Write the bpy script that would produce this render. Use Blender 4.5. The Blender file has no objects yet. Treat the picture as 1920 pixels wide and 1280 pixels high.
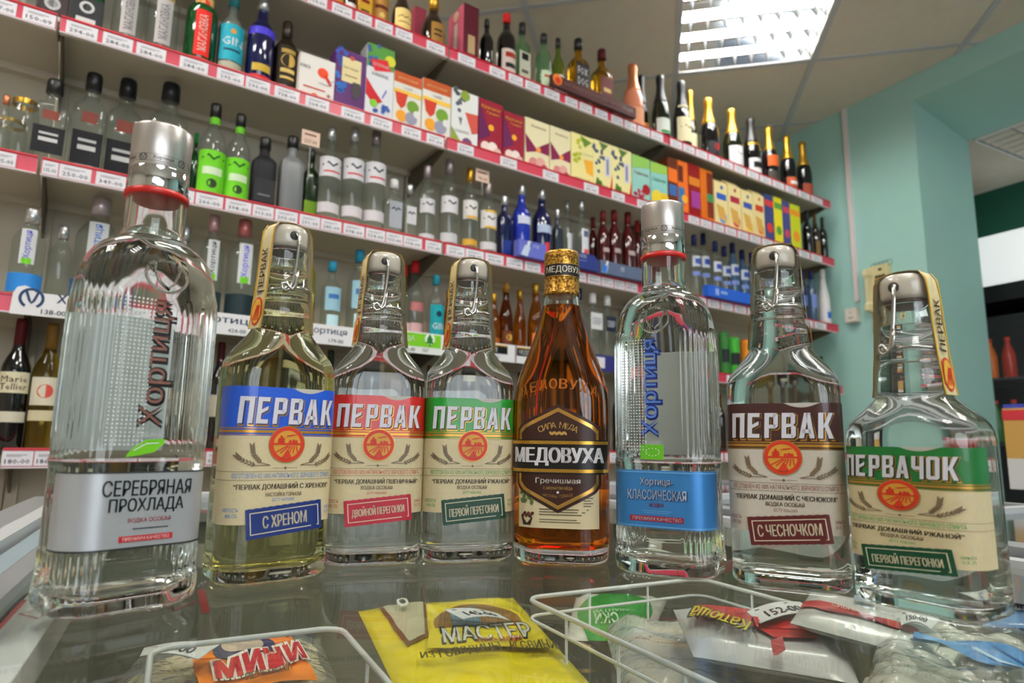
import bpy, math, random
from mathutils import Vector, Matrix
random.seed(7)
R = math.radians
SC = bpy.context.scene
COL = SC.collection

# ------------------------------------------------------------------ camera
FPX = 1200.0                      # focal length in pixels of the 1920 x 1280 frame
PITCH, ROLL = R(8.9), R(0.8)
GZ = 0.86                         # height of the freezer's glass lid
CZ = GZ + 0.103                   # height of the lens
cam = bpy.data.cameras.new('camera')
cam.sensor_width = 36.0
cam.lens = FPX / 1920 * 36
cam.clip_start = 0.02
cam.dof.use_dof = True
cam.dof.focus_distance = 0.59
cam.dof.aperture_fstop = 7.5
camo = bpy.data.objects.new('camera', cam)
COL.objects.link(camo)
camo.location = (0, 0, CZ)
camo.rotation_euler = (Matrix.Rotation(R(90) + PITCH, 4, 'X') @ Matrix.Rotation(ROLL, 4, 'Z')).to_euler()
SC.camera = camo

# ------------------------------------------------------------------ world, window light, exposure
w = bpy.data.worlds.new('world'); SC.world = w
w.use_nodes = True
w.node_tree.nodes['Background'].inputs[0].default_value = (0.75, 0.85, 1.0, 1)
w.node_tree.nodes['Background'].inputs[1].default_value = 0.35
SC.view_settings.view_transform = 'Standard'
SC.view_settings.look = 'None'
SC.view_settings.exposure = -0.42
SC.view_settings.gamma = 1.0
SC.view_settings.use_curve_mapping = False
LAMP = 85.0                       # emission of the fluorescent tubes
WINDOW = 95.0                     # watts of daylight through the shop window
SC.cycles.max_bounces = 16
SC.cycles.transmission_bounces = 16
SC.cycles.transparent_max_bounces = 16
SC.cycles.glossy_bounces = 6
SC.cycles.diffuse_bounces = 4

# ------------------------------------------------------------------ axes of the place
YS = R(55.5)                      # direction the shelves run
D_ = Vector((math.sin(YS), math.cos(YS), 0)); N_ = Vector((-math.cos(YS), math.sin(YS), 0))
FRONT = 1.737                     # distance of the shelf fronts
BACKP = 2.04                      # distance of the shelf back panels
ROTS = R(34.5)
YW = R(-27.3)                     # direction of the green wall and of the freezer
WT = Vector((math.sin(YW), math.cos(YW), 0)); WN = Vector((math.cos(YW), -math.sin(YW), 0))
W0 = Vector((1.759, 3.316, 0))
ROTW = R(27.3)                    # turns local x,y to (WN, WT)
YC = R(12.5)
CA = Vector((math.sin(YC), math.cos(YC), 0)); CB = Vector((math.cos(YC), -math.sin(YC), 0))
CEIL = 2.78
SHELF_Z = {'A': 2.250, 'B': 1.932, 'C': 1.580, 'D': 1.262, 'E': 0.932}
def sp(s, o=0.0, z=0.0):          # shelf coordinates: along the fronts, behind the fronts, up
    return D_ * s + N_ * (FRONT + o) + Vector((0, 0, z))
def wp(t, o=0.0, z=0.0):          # wall coordinates: along the green wall, into it, up
    return W0 + WT * t + WN * o + Vector((0, 0, z))
def fp(u, v, z=0.0):              # freezer coordinates: across, along, up
    return WN * u + WT * v + Vector((0, 0, z))
_cp, _sp, _cr, _sr = math.cos(PITCH), math.sin(PITCH), math.cos(ROLL), math.sin(ROLL)
def proj(p):
    x, y, z = p[0], p[1], p[2] - CZ
    fw = y * _cp + z * _sp; up = -y * _sp + z * _cp
    return 960 + FPX * (x * _cr + up * _sr) / fw, 640 - FPX * (-x * _sr + up * _cr) / fw, fw
def ray(px, py):
    X = (px - 960) / FPX; U = -(py - 640) / FPX
    x = X * _cr - U * _sr; up = X * _sr + U * _cr
    return Vector((x, _cp - up * _sp, _sp + up * _cp))
def on_z(px, py, z):
    d = ray(px, py); return Vector((0, 0, CZ)) + d * ((z - CZ) / d.z)
def on_plane(px, py, P, n):
    d = ray(px, py); C = Vector((0, 0, CZ)); return C + d * ((P - C).dot(n) / d.dot(n))
def s_of(px, o, z):               # where along a shelf a point at this depth and height stands
    lo, hi = -1.0, 3.8
    for _ in range(40):
        m = (lo + hi) / 2
        if proj(sp(m, o, z))[0] < px: lo = m
        else: hi = m
    return lo
def z_of(P, py):
    lo, hi = P.z - 0.2, P.z + 0.8
    for _ in range(40):
        m = (lo + hi) / 2
        if proj((P.x, P.y, m))[1] > py: lo = m
        else: hi = m
    return lo

# ------------------------------------------------------------------ materials
def lin(c):
    return tuple((x / 255 / 12.92) if x <= 10.3 else ((x / 255 + 0.055) / 1.055) ** 2.4 for x in c[:3])
_mats = {}
def mat(c, rough=0.5, metal=0.0, trans=0.0, ior=1.45, emit=0.0, coat=0.0, name=None):
    key = (tuple(c), rough, metal, trans, ior, emit, coat)
    if key in _mats: return _mats[key]
    m = bpy.data.materials.new(name or 'mat_%02x%02x%02x' % tuple(int(x) for x in c[:3]))
    m.use_nodes = True
    b = m.node_tree.nodes['Principled BSDF']
    b.inputs['Base Color'].default_value = (*lin(c), 1)
    b.inputs['Roughness'].default_value = rough
    b.inputs['Metallic'].default_value = metal
    b.inputs['IOR'].default_value = ior
    b.inputs['Transmission Weight'].default_value = trans
    if coat: b.inputs['Coat Weight'].default_value = coat
    if emit:
        b.inputs['Emission Color'].default_value = (*lin(c), 1)
        b.inputs['Emission Strength'].default_value = emit
    _mats[key] = m
    return m
def grain(m, scale=40, amount=0.12, bump=0.15, dist=0.002, detail=4):
    """procedural unevenness: a little colour drift and fine relief"""
    nt = m.node_tree; b = nt.nodes['Principled BSDF']
    tc = nt.nodes.new('ShaderNodeTexCoord'); no = nt.nodes.new('ShaderNodeTexNoise')
    no.inputs['Scale'].default_value = scale; no.inputs['Detail'].default_value = detail
    nt.links.new(tc.outputs['Object'], no.inputs['Vector'])
    base = tuple(b.inputs['Base Color'].default_value)
    mx = nt.nodes.new('ShaderNodeMixRGB'); mx.blend_type = 'MULTIPLY'; mx.inputs[0].default_value = amount
    mx.inputs[1].default_value = base
    nt.links.new(no.outputs['Color'], mx.inputs[2])
    nt.links.new(mx.outputs[0], b.inputs['Base Color'])
    if bump:
        bp = nt.nodes.new('ShaderNodeBump'); bp.inputs['Strength'].default_value = bump; bp.inputs['Distance'].default_value = dist
        nt.links.new(no.outputs['Fac'], bp.inputs['Height']); nt.links.new(bp.outputs[0], b.inputs['Normal'])
    return m
def film(name, col, alpha, rough=0.05, ior=1.45, bump=0.0, tint=(255, 255, 255)):
    """thin clear sheet: Fresnel gloss over a transparent (slightly milky) body"""
    m = bpy.data.materials.new(name); m.use_nodes = True
    nt = m.node_tree; nt.nodes.clear()
    out = nt.nodes.new('ShaderNodeOutputMaterial'); tr = nt.nodes.new('ShaderNodeBsdfTransparent'); tr.inputs[0].default_value = (*lin(tint), 1)
    df = nt.nodes.new('ShaderNodeBsdfDiffuse'); df.inputs[0].default_value = (*lin(col), 1)
    gl = nt.nodes.new('ShaderNodeBsdfGlossy'); gl.inputs['Roughness'].default_value = rough
    m1 = nt.nodes.new('ShaderNodeMixShader'); m1.inputs[0].default_value = alpha
    m2 = nt.nodes.new('ShaderNodeMixShader'); fr = nt.nodes.new('ShaderNodeFresnel'); fr.inputs[0].default_value = ior
    nt.links.new(tr.outputs[0], m1.inputs[1]); nt.links.new(df.outputs[0], m1.inputs[2])
    ge = nt.nodes.new('ShaderNodeNewGeometry'); iv = nt.nodes.new('ShaderNodeMath'); iv.operation = 'SUBTRACT'; iv.inputs[0].default_value = 1.0   # only the outer face of a sheet mirrors
    mu = nt.nodes.new('ShaderNodeMath'); mu.operation = 'MULTIPLY'
    nt.links.new(ge.outputs['Backfacing'], iv.inputs[1]); nt.links.new(fr.outputs[0], mu.inputs[0]); nt.links.new(iv.outputs[0], mu.inputs[1])
    nt.links.new(mu.outputs[0], m2.inputs[0]); nt.links.new(m1.outputs[0], m2.inputs[1]); nt.links.new(gl.outputs[0], m2.inputs[2])
    if bump:
        tc = nt.nodes.new('ShaderNodeTexCoord'); no = nt.nodes.new('ShaderNodeTexNoise'); no.inputs['Scale'].default_value = 55
        bp = nt.nodes.new('ShaderNodeBump'); bp.inputs['Strength'].default_value = bump; bp.inputs['Distance'].default_value = 0.01
        nt.links.new(tc.outputs['Object'], no.inputs['Vector']); nt.links.new(no.outputs['Fac'], bp.inputs['Height'])
        nt.links.new(bp.outputs[0], gl.inputs['Normal']); nt.links.new(bp.outputs[0], fr.inputs['Normal'])
    nt.links.new(m2.outputs[0], out.inputs[0])
    return m

# ------------------------------------------------------------------ mesh building
class MB:
    def __init__(s): s.v = []; s.f = []; s.m = []; s.sm = []
    def add(s, vs, fs, mi=0, smooth=False):
        o = len(s.v); s.v += [tuple(v) for v in vs]
        for f in fs: s.f.append(tuple(i + o for i in f)); s.m.append(mi); s.sm.append(smooth)
        return s
    def box(s, x0, y0, z0, x1, y1, z1, mi=0):
        vs = [(x0, y0, z0), (x1, y0, z0), (x1, y1, z0), (x0, y1, z0), (x0, y0, z1), (x1, y0, z1), (x1, y1, z1), (x0, y1, z1)]
        return s.add(vs, [(0, 3, 2, 1), (4, 5, 6, 7), (0, 1, 5, 4), (1, 2, 6, 5), (2, 3, 7, 6), (3, 0, 4, 7)], mi)
    def loft(s, rings, mi=0, bot=True, top=True, smooth=True, flip=False):
        n = len(rings[0]); vs = [p for r in rings for p in r]; fs = []
        for k in range(len(rings) - 1):
            for i in range(n):
                j = (i + 1) % n
                q = (k * n + i, k * n + j, (k + 1) * n + j, (k + 1) * n + i)
                fs.append(q[::-1] if flip else q)
        if bot: q = tuple(range(n))[::-1]; fs.append(q[::-1] if flip else q)
        if top: q = tuple(range((len(rings) - 1) * n, len(rings) * n)); fs.append(q[::-1] if flip else q)
        return s.add(vs, fs, mi, smooth)
    def lathe(s, prof, n=24, mi=0, c=(0, 0, 0), smooth=True, bot=True, top=True, sy=1.0, flip=False):
        rings = [[(c[0] + r * math.sin(2 * math.pi * i / n), c[1] - sy * r * math.cos(2 * math.pi * i / n), c[2] + z) for i in range(n)] for r, z in prof]
        return s.loft(rings, mi, bot, top, smooth, flip)
    def tube(s, path, r, n=6, mi=0, closed=False):
        P = [Vector(p) for p in path]; rings = []; prev = None; L = len(P)
        for i, p in enumerate(P):
            a = P[i - 1] if (i or closed) else P[0]; b = P[(i + 1) % L] if (i < L - 1 or closed) else P[-1]
            t = (b - a).normalized()
            if prev is None:
                prev = t.cross(Vector((0, 0, 1)))
                if prev.length < 1e-3: prev = t.cross(Vector((1, 0, 0)))
            u = (prev - t * prev.dot(t)).normalized(); prev = u; w_ = t.cross(u)
            rr = r[i] if isinstance(r, (list, tuple)) else r
            rings.append([p + (u * math.cos(2 * math.pi * k / n) + w_ * math.sin(2 * math.pi * k / n)) * rr for k in range(n)])
        if closed: rings.append(rings[0])
        return s.loft(rings, mi, not closed, not closed)
    def poly(s, pts, fn, mi=0):
        return s.add([fn(*p) for p in pts], [tuple(range(len(pts)))], mi)
    def grid(s, fn, nu, nv, mi=0, smooth=True, flip=False):
        vs = [fn(i / nu, j / nv) for j in range(nv + 1) for i in range(nu + 1)]
        fs = []
        for j in range(nv):
            for i in range(nu):
                a = j * (nu + 1) + i; q = (a, a + 1, a + nu + 2, a + nu + 1); fs.append(q[::-1] if flip else q)
        return s.add(vs, fs, mi, smooth)
    def mesh(s, name, mats):
        me = bpy.data.meshes.new(name); me.from_pydata(s.v, [], s.f)
        for m in mats: me.materials.append(m)
        me.polygons.foreach_set('material_index', s.m); me.polygons.foreach_set('use_smooth', s.sm)
        me.update(); return me
    def build(s, name, mats, parent=None, loc=(0, 0, 0), rz=0.0):
        if not isinstance(mats, (list, tuple)): mats = [mats]
        o = bpy.data.objects.new(name, s.mesh(name, mats)); COL.objects.link(o)
        o.location = loc; o.rotation_euler = (0, 0, rz)
        if parent: o.parent = parent
        return o
_labels = {}
def tag(o, label, cat, group=None, kind=None):
    o['label'] = label; o['category'] = cat
    if group: o['group'] = group
    if kind: o['kind'] = kind
    if label in _labels and not group: print('DUPLABEL', label)
    _labels[label] = 1
    return o
def empty(name, loc=(0, 0, 0), rz=0.0):
    o = bpy.data.objects.new(name, None); COL.objects.link(o); o.location = loc; o.rotation_euler = (0, 0, rz)
    o.empty_display_size = 0.05; return o
def struct(o): o['kind'] = 'structure'; return o
def link_copy(o, parent=None, **kw):
    c = o.copy(); COL.objects.link(c); c.parent = parent
    for k, v in kw.items(): setattr(c, k, v)
    return c
def ordinal(i):
    i += 1; a = 'first second third fourth fifth sixth seventh eighth ninth tenth eleventh twelfth thirteenth fourteenth fifteenth sixteenth seventeenth eighteenth nineteenth'.split()
    if i < 20: return a[i - 1]
    t, u = divmod(i, 10); return ['twentieth', 'thirtieth', 'fortieth', 'fiftieth', 'sixtieth'][t - 2] if u == 0 else ['twenty', 'thirty', 'forty', 'fifty', 'sixty'][t - 2] + '-' + a[u - 1]

# lettering: the built-in font, filled flat, then laid on a surface through a mapping
_tx = {}
def glyphs(s, bold=0.0, res=2):
    k = (s, bold, res)
    if k in _tx: return _tx[k]
    cu = bpy.data.curves.new('t', 'FONT'); cu.body = s; cu.resolution_u = res; cu.offset = bold; cu.fill_mode = 'FRONT'
    o = bpy.data.objects.new('t', cu); COL.objects.link(o)
    me = o.evaluated_get(bpy.context.evaluated_depsgraph_get()).to_mesh()
    vs = [(v.co.x, v.co.y) for v in me.vertices]; fs = []
    for p in me.polygons:
        f = tuple(p.vertices)
        a = sum(vs[f[i]][0] * vs[f[(i + 1) % len(f)]][1] - vs[f[(i + 1) % len(f)]][0] * vs[f[i]][1] for i in range(len(f)))
        fs.append(f if a > 0 else f[::-1])
    bpy.data.objects.remove(o); bpy.data.curves.remove(cu)
    if not vs: vs = [(0, 0), (1, 0), (1, 1)]; fs = []
    x0 = min(v[0] for v in vs); x1 = max(v[0] for v in vs); z0 = min(v[1] for v in vs); z1 = max(v[1] for v in vs)
    r = ([((a - x0) / (x1 - x0), (b - z0) / (z1 - z0)) for a, b in vs], fs, (x1 - x0) / (z1 - z0))
    _tx[k] = r; return r
def text(mb, s, fn, cx, cz, w_, h, mi=0, bold=0.0, res=2, rot=0.0, shear=0.0):
    """fill the box w_ x h centred on (cx, cz) with the words; w_=None keeps the font's own width"""
    vs, fs, asp = glyphs(s, 0.0, res)
    if w_ is None: w_ = h * asp
    if bold > 0.006:                     # heavier strokes: the same words laid down again a hair to either side
        d = bold * 1.1 * w_ / asp
        for k in (-1, 1):
            c, q = math.cos(rot), math.sin(rot)
            text(mb, s, fn, cx + k * d * c, cz + k * d * q, w_ - 2 * d, h, mi, 0.0, res, rot, shear)
    c, q = math.cos(rot), math.sin(rot); out = []
    for a, b in vs:
        x = (a - 0.5) * w_ + shear * (b - 0.5) * h; z = (b - 0.5) * h
        out.append(fn(cx + x * c - z * q, cz + x * q + z * c))
    mb.add(out, fs, mi)
_BX = lambda a, b, c, d: [(a, b), (c, b), (c, d), (a, d)]
BLOCK = {
 'П': [_BX(0, 0, .2, 1), _BX(.4, 0, .6, 1), _BX(.2, .84, .4, 1)],
 'Е': [_BX(0, 0, .2, 1), _BX(.2, .84, .52, 1), _BX(.2, 0, .52, .16), [(.2, .38), (.48, .52), (.48, .67), (.2, .53)]],
 'Р': [_BX(0, 0, .2, 1), _BX(.2, .84, .46, 1), [(.38, .46), (.50, .40), (.58, .48), (.58, .92), (.48, 1), (.38, .9)], _BX(.2, .38, .48, .53)],
 'В': [_BX(0, 0, .2, 1), _BX(.2, .84, .46, 1), _BX(.2, 0, .48, .16), [(.2, .42), (.46, .46), (.46, .58), (.2, .56)], [(.38, .54), (.50, .52), (.57, .6), (.57, .92), (.47, 1), (.38, .92)], [(.40, .06), (.5, 0), (.6, .09), (.6, .42), (.5, .52), (.40, .46)]],
 'А': [[(0, 0), (.2, 0), (.38, 1), (.20, 1)], [(.44, 0), (.64, 0), (.44, 1), (.26, 1)], [(.13, .2), (.5, .2), (.47, .35), (.16, .35)]],
 'К': [_BX(0, 0, .2, 1), [(.17, .40), (.36, .48), (.61, 1), (.40, 1)], [(.20, .58), (.38, .56), (.64, 0), (.43, 0)]],
 'Ч': [[(0, .5), (.1, .42), (.2, .5), (.2, 1), (0, 1)], _BX(.1, .40, .4, .55), _BX(.4, 0, .6, 1)],
 'О': [[(0, .08), (.1, 0), (.2, .1), (.2, .9), (.1, 1), (0, .92)], [(.4, .1), (.5, 0), (.6, .08), (.6, .92), (.5, 1), (.4, .9)], _BX(.1, 0, .5, .15), _BX(.1, .85, .5, 1)],
}
def block_text(mb, s, fn, cx, cz, w_, h, mi=0, shear=0.0, grow=0.0):
    """condensed poster capitals"""
    tot = sum(.64 if c in 'АК' else .60 for c in s) + .13 * (len(s) - 1); x = 0.0; k = w_ / tot
    for c in s:
        for pl in BLOCK[c]:
            mx = sum(p[0] for p in pl) / len(pl); mz = sum(p[1] for p in pl) / len(pl); pts = []
            for a, b in pl:
                a += grow * (1 if a > mx else -1); b += grow * .6 * (1 if b > mz else -1)
                z = (b - .5) * h; pts.append((cx - w_ / 2 + (x + a) * k + shear * z, cz + z))
            mb.poly(pts, fn, mi)
        x += (.64 if c in 'АК' else .60) + .13
def disc(mb, fn, cx, cz, r, mi=0, n=20, rz=None, rot=0.0):
    rz = rz or r; c, q = math.cos(rot), math.sin(rot)
    pts = [(r * math.cos(2 * math.pi * i / n), rz * math.sin(2 * math.pi * i / n)) for i in range(n)]
    mb.poly([(cx + a * c - b * q, cz + a * q + b * c) for a, b in pts], fn, mi)
def annulus(mb, fn, cx, cz, r0, r1, mi=0, n=28, a0=0.0, a1=2 * math.pi):
    full = abs(a1 - a0) > 6.28
    vs = []
    for i in range(n + (0 if full else 1)):
        a = a0 + (a1 - a0) * i / n
        vs += [fn(cx + r0 * math.cos(a), cz + r0 * math.sin(a)), fn(cx + r1 * math.cos(a), cz + r1 * math.sin(a))]
    k = len(vs) // 2
    fs = [(2 * i, 2 * i + 1, 2 * ((i + 1) % k) + 1, 2 * ((i + 1) % k)) for i in range(n)]
    mb.add(vs, fs, mi)
def rect(mb, fn, x0, z0, x1, z1, mi=0, n=1, rot=0.0):
    cx, cz = (x0 + x1) / 2, (z0 + z1) / 2; c, q = math.cos(rot), math.sin(rot)
    def g(a, b):
        x = (a - 0.5) * (x1 - x0); z = (b - 0.5) * (z1 - z0); return fn(cx + x * c - z * q, cz + x * q + z * c)
    mb.grid(g, n, 1, mi, False)
def stroke(mb, fn, pts, t, mi=0):
    """a line of width t through 2-D points"""
    L = []
    for i, p in enumerate(pts):
        a = pts[max(i - 1, 0)]; b = pts[min(i + 1, len(pts) - 1)]
        dx, dz = b[0] - a[0], b[1] - a[1]; l = math.hypot(dx, dz) or 1
        L.append((fn(p[0] + dz / l * t / 2, p[1] - dx / l * t / 2), fn(p[0] - dz / l * t / 2, p[1] + dx / l * t / 2)))
    vs = [q for pr in L for q in pr]
    mb.add(vs, [(2 * i, 2 * i + 2, 2 * i + 3, 2 * i + 1) for i in range(len(L) - 1)], mi)
def flat(y): return lambda x, z: (x, y, z)
# ================================================================== the room
M_CEIL = grain(mat((222, 214, 198), 0.9, name='ceiling_tile'), 25, 0.15, 0.25, 0.002)
_nt = M_CEIL.node_tree                         # old water stains, brownish, wandering over the tiles
_ge = _nt.nodes.new('ShaderNodeNewGeometry'); _no = _nt.nodes.new('ShaderNodeTexNoise'); _no.inputs['Scale'].default_value = 1.3; _no.inputs['Detail'].default_value = 5
_rp = _nt.nodes.new('ShaderNodeValToRGB'); _rp.color_ramp.elements[0].position = .56; _rp.color_ramp.elements[1].position = .66; _rp.color_ramp.elements[1].color = (.3, .3, .3, 1)
_mx = _nt.nodes.new('ShaderNodeMixRGB'); _mx.inputs[2].default_value = (*lin((168, 138, 92)), 1); _bs = _nt.nodes['Principled BSDF']; _src = _bs.inputs['Base Color'].links[0].from_socket
_nt.links.new(_ge.outputs['Position'], _no.inputs['Vector']); _nt.links.new(_no.outputs['Fac'], _rp.inputs[0]); _nt.links.new(_rp.outputs[0], _mx.inputs[0]); _nt.links.new(_src, _mx.inputs[1]); _nt.links.new(_mx.outputs[0], _bs.inputs['Base Color'])
M_GRID = mat((186, 190, 194), 0.6, name='ceiling_bar')
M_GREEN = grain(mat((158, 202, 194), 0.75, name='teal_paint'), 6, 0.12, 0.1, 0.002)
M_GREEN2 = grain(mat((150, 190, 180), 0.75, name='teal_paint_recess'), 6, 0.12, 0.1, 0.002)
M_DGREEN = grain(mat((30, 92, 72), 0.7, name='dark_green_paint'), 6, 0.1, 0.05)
M_CREAM = grain(mat((222, 214, 198), 0.8, name='cream_wall'), 6, 0.12, 0.05)
M_FLOOR = grain(mat((184, 174, 160), 0.5, name='floor_tile'), 12, 0.25, 0.05)
def quad(name, pts, m, thick=None):
    mb = MB(); mb.add(pts, [tuple(range(len(pts)))]); return struct(mb.build(name, m))
def slab(name, P, ax, L, ay, T, h0, h1, m):
    """upright slab from P along ax by L, thickness T along ay"""
    a = P; b = P + ax * L; c = b + ay * T; d = a + ay * T; mb = MB()
    vs = [(p.x, p.y, h) for h in (h0, h1) for p in (a, b, c, d)]
    mb.add(vs, [(0, 3, 2, 1), (4, 5, 6, 7), (0, 1, 5, 4), (1, 2, 6, 5), (2, 3, 7, 6), (3, 0, 4, 7)])
    return struct(mb.build(name, m))
floor = MB().box(-5, -4.5, -0.05, 6.5, 7.5, 0).build('floor', M_FLOOR); struct(floor)
slab('wall_shelves', sp(-3.2, 0.95), D_, 7.2, N_, 0.1, 0, 2.95, M_CREAM)
slab('wall_left', sp(-3.2, 1.0), -N_, 6.5, -D_, 0.1, 0, 2.95, M_CREAM)
# the green wall with the passage to the next room
OPEN_T = -0.433
slab('wall_green', wp(OPEN_T), WT, 2.3, WN, 0.47, 0, 2.95, M_GREEN)
mb = MB(); a, b = wp(OPEN_T), wp(-2.35); c, d = b + WN * 0.47, a + WN * 0.47
mb.add([(a.x, a.y, 2.652), (b.x, b.y, 2.652), (c.x, c.y, 2.55), (d.x, d.y, 2.55), (a.x, a.y, 2.95), (b.x, b.y, 2.95), (c.x, c.y, 2.95), (d.x, d.y, 2.95)],
       [(0, 1, 2, 3), (4, 7, 6, 5), (0, 4, 5, 1), (1, 5, 6, 2), (2, 6, 7, 3), (3, 7, 4, 0)])
struct(mb.build('beam', M_GREEN))
slab('wall_near', wp(-2.35), -WT, 3.4, WN, 0.47, 0, 2.95, M_GREEN)
# the wall behind the camera, with the shop window
B0 = wp(-5.7, 0.3); B1 = sp(-3.3, -4.0)
bd = (B1 - B0); bl = bd.length; bd.normalize(); bn = Vector((-bd.y, bd.x, 0))
if bn.dot(Vector((0, 0, 0)) - B0) > 0: bn = -bn
WA, WB = bl * 0.30, bl * 0.74
for nm, x0, x1, h0, h1 in (('wall_back', 0, WA, 0, 2.95), ('wall_back.001', WB, bl, 0, 2.95), ('wall_back.002', WA, WB, 0, 0.9), ('wall_back.003', WA, WB, 2.45, 2.95)):
    slab(nm, B0 + bd * x0, bd, x1 - x0, bn, 0.12, h0, h1, M_CREAM)
mb = MB()
M_WFR = mat((225, 225, 222), 0.5)
wf = slab('window_1', B0 + bd * WA + bn * 0.05, bd, 0.06, bn, 0.05, 0.9, 2.45, M_WFR)
for k in range(1, 4):
    o = slab('window_frame', B0 + bd * (WA + (WB - WA) * k / 3 - (0.06 if k == 3 else 0.03)) + bn * 0.05, bd, 0.06, bn, 0.05, 0.9, 2.45, M_WFR); del o['kind']; o.parent = wf
la = bpy.data.lights.new('window_daylight', 'AREA'); la.shape = 'RECTANGLE'; la.size = WB - WA - 0.1; la.size_y = 1.45
la.energy = WINDOW; la.color = (0.86, 0.93, 1.0)
lo = bpy.data.objects.new('window_daylight', la); COL.objects.link(lo)
wc = B0 + bd * (WA + WB) / 2 + bn * 0.14; lo.location = (wc.x, wc.y, 1.68)
lo.rotation_euler = (-bn).to_track_quat('-Z', 'Z').to_euler()

# suspended ceiling: bars and tiles on one grid, the lamps in its cells
PER = 0.637
A0, Bb0 = 3.705 * 0.65, 0.215 * 0.65
ceil_root = MB().box(-6, -6, CEIL + 0.13, 7.5, 8.5, CEIL + 0.17).build('ceiling', mat((90, 88, 84), 0.9)); struct(ceil_root)
def cpt(a, b, z): p = CA * a + CB * b; return (p.x, p.y, z)
def inside(a, b, m):
    p = CA * a + CB * b
    return (p - W0).dot(WN) < m and p.dot(N_) < FRONT + 0.95 + m and p.dot(D_) > -3.2 - m and (p - B0).dot(-bn) > -m
LAMPS = [(0, 0), (-3, 0), (0, -3), (-3, -3), (-5, 0), (-5, -3), (1, -4), (-3, 2)]  # last cell: lamp added out of view to brighten the green wall
tile = MB().box(-PER / 2 + 0.011, -PER / 2 + 0.011, 0, PER / 2 - 0.011, PER / 2 - 0.011, 0.015).mesh('ceiling_tile', [M_CEIL])
for i in range(-9, 6):
    for j in range(-7, 5):
        if (i, j) in LAMPS: continue
        a, b = A0 + (i + 0.5) * PER, Bb0 + (j + 0.5) * PER
        if not inside(a, b, 0.42): continue
        o = bpy.data.objects.new('ceiling_tile', tile); COL.objects.link(o); o.location = cpt(a, b, CEIL); o.rotation_euler = (0, 0, -YC); o.parent = ceil_root
def cbar(a0, b0, a1, b1, dz=0.0):
    p, q = Vector(cpt(a0, b0, 0)), Vector(cpt(a1, b1, 0)); t = (q - p).normalized(); n = Vector((-t.y, t.x, 0)) * 0.013
    mb = MB(); vs = [(v.x, v.y, h) for h in (CEIL - 0.003 + dz, CEIL + 0.02 + dz) for v in (p - n, q - n, q + n, p + n)]
    mb.add(vs, [(0, 3, 2, 1), (4, 5, 6, 7), (0, 1, 5, 4), (1, 2, 6, 5), (2, 3, 7, 6), (3, 0, 4, 7)])
    mb.build('ceiling_grid_bar', M_GRID, ceil_root)
def run(fn, lo, hi):
    ok = [k for k in [lo + (hi - lo) * i / 200 for i in range(201)] if fn(k)]
    return (ok[0], ok[-1]) if ok else None
for i in range(-9, 7):
    a = A0 + i * PER; r = run(lambda b: inside(a, b, 0.02), -5.5, 4)
    if r: cbar(a, r[0], a, r[1])
for j in range(-8, 6):
    b = Bb0 + j * PER; r = run(lambda a: inside(a, b, 0.02), -4.5, 6.5)
    if r: cbar(r[0], b, r[1], b, -0.0012)

# louvred fluorescent lamps
M_TUBE = mat((255, 252, 246), 0.5, emit=LAMP, name='fluorescent_tube')
M_REFL = mat((206, 210, 214), 0.07, metal=1.0, name='louvre_aluminium')
M_HOUSE = mat((235, 235, 232), 0.5, name='lamp_housing')
H = PER / 2 - 0.008
hb = MB(); hb.box(-H, -H, 0.1, H, H, 0.11)
for x0, y0, x1, y1 in ((-H, -H, H, -H + 0.008), (-H, H - 0.008, H, H), (-H, -H, -H + 0.008, H), (H - 0.008, -H, H, H)): hb.box(x0, y0, 0.0, x1, y1, 0.1)
HOUSE = hb.mesh('housing', [M_HOUSE])
tb = MB(); tb.tube([(-H + 0.015, 0, 0), (H - 0.015, 0, 0)], 0.013, 10); TUBE = tb.mesh('tube', [M_TUBE])
bl_ = MB()                                     # a long blade of V section
bl_.add([(-H + 0.01, -0.036, 0.085), (H - 0.01, -0.036, 0.085), (-H + 0.01, 0, 0.004), (H - 0.01, 0, 0.004), (-H + 0.01, 0.036, 0.085), (H - 0.01, 0.036, 0.085)], [(0, 2, 3, 1), (2, 4, 5, 3), (4, 0, 1, 5)])
BLADE = bl_.mesh('louvre_blade', [M_REFL])
fb = MB()                                      # a cross fin between two blades
SPC = (2 * H - 0.02) / 4
fb.add([(-0.012, -SPC / 2, 0.07), (-0.012, SPC / 2, 0.07), (0, -SPC / 2, 0.006), (0, SPC / 2, 0.006), (0.012, -SPC / 2, 0.07), (0.012, SPC / 2, 0.07)], [(0, 1, 3, 2), (2, 3, 5, 4), (4, 5, 1, 0)])
FIN = fb.mesh('cross_fin', [mat((214, 218, 222), 0.3, metal=0.7, name='fin_aluminium')])
def child(name, me, par, loc, rz=0):
    o = bpy.data.objects.new(name, me); COL.objects.link(o); o.parent = par; o.location = loc; o.rotation_euler = (0, 0, rz); return o
LAMP_TXT = ['square louvred ceiling lamp above the sparkling wines', 'square louvred ceiling lamp overhead between freezer and shelves', 'square louvred ceiling lamp above the spirits shelves',
            'square louvred ceiling lamp over the shop floor', 'square louvred ceiling lamp near the shop window', 'square louvred ceiling lamp in the far window corner', 'square louvred ceiling lamp over the left shelving end', 'added unseen louvred ceiling lamp brightening the green wall']
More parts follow.
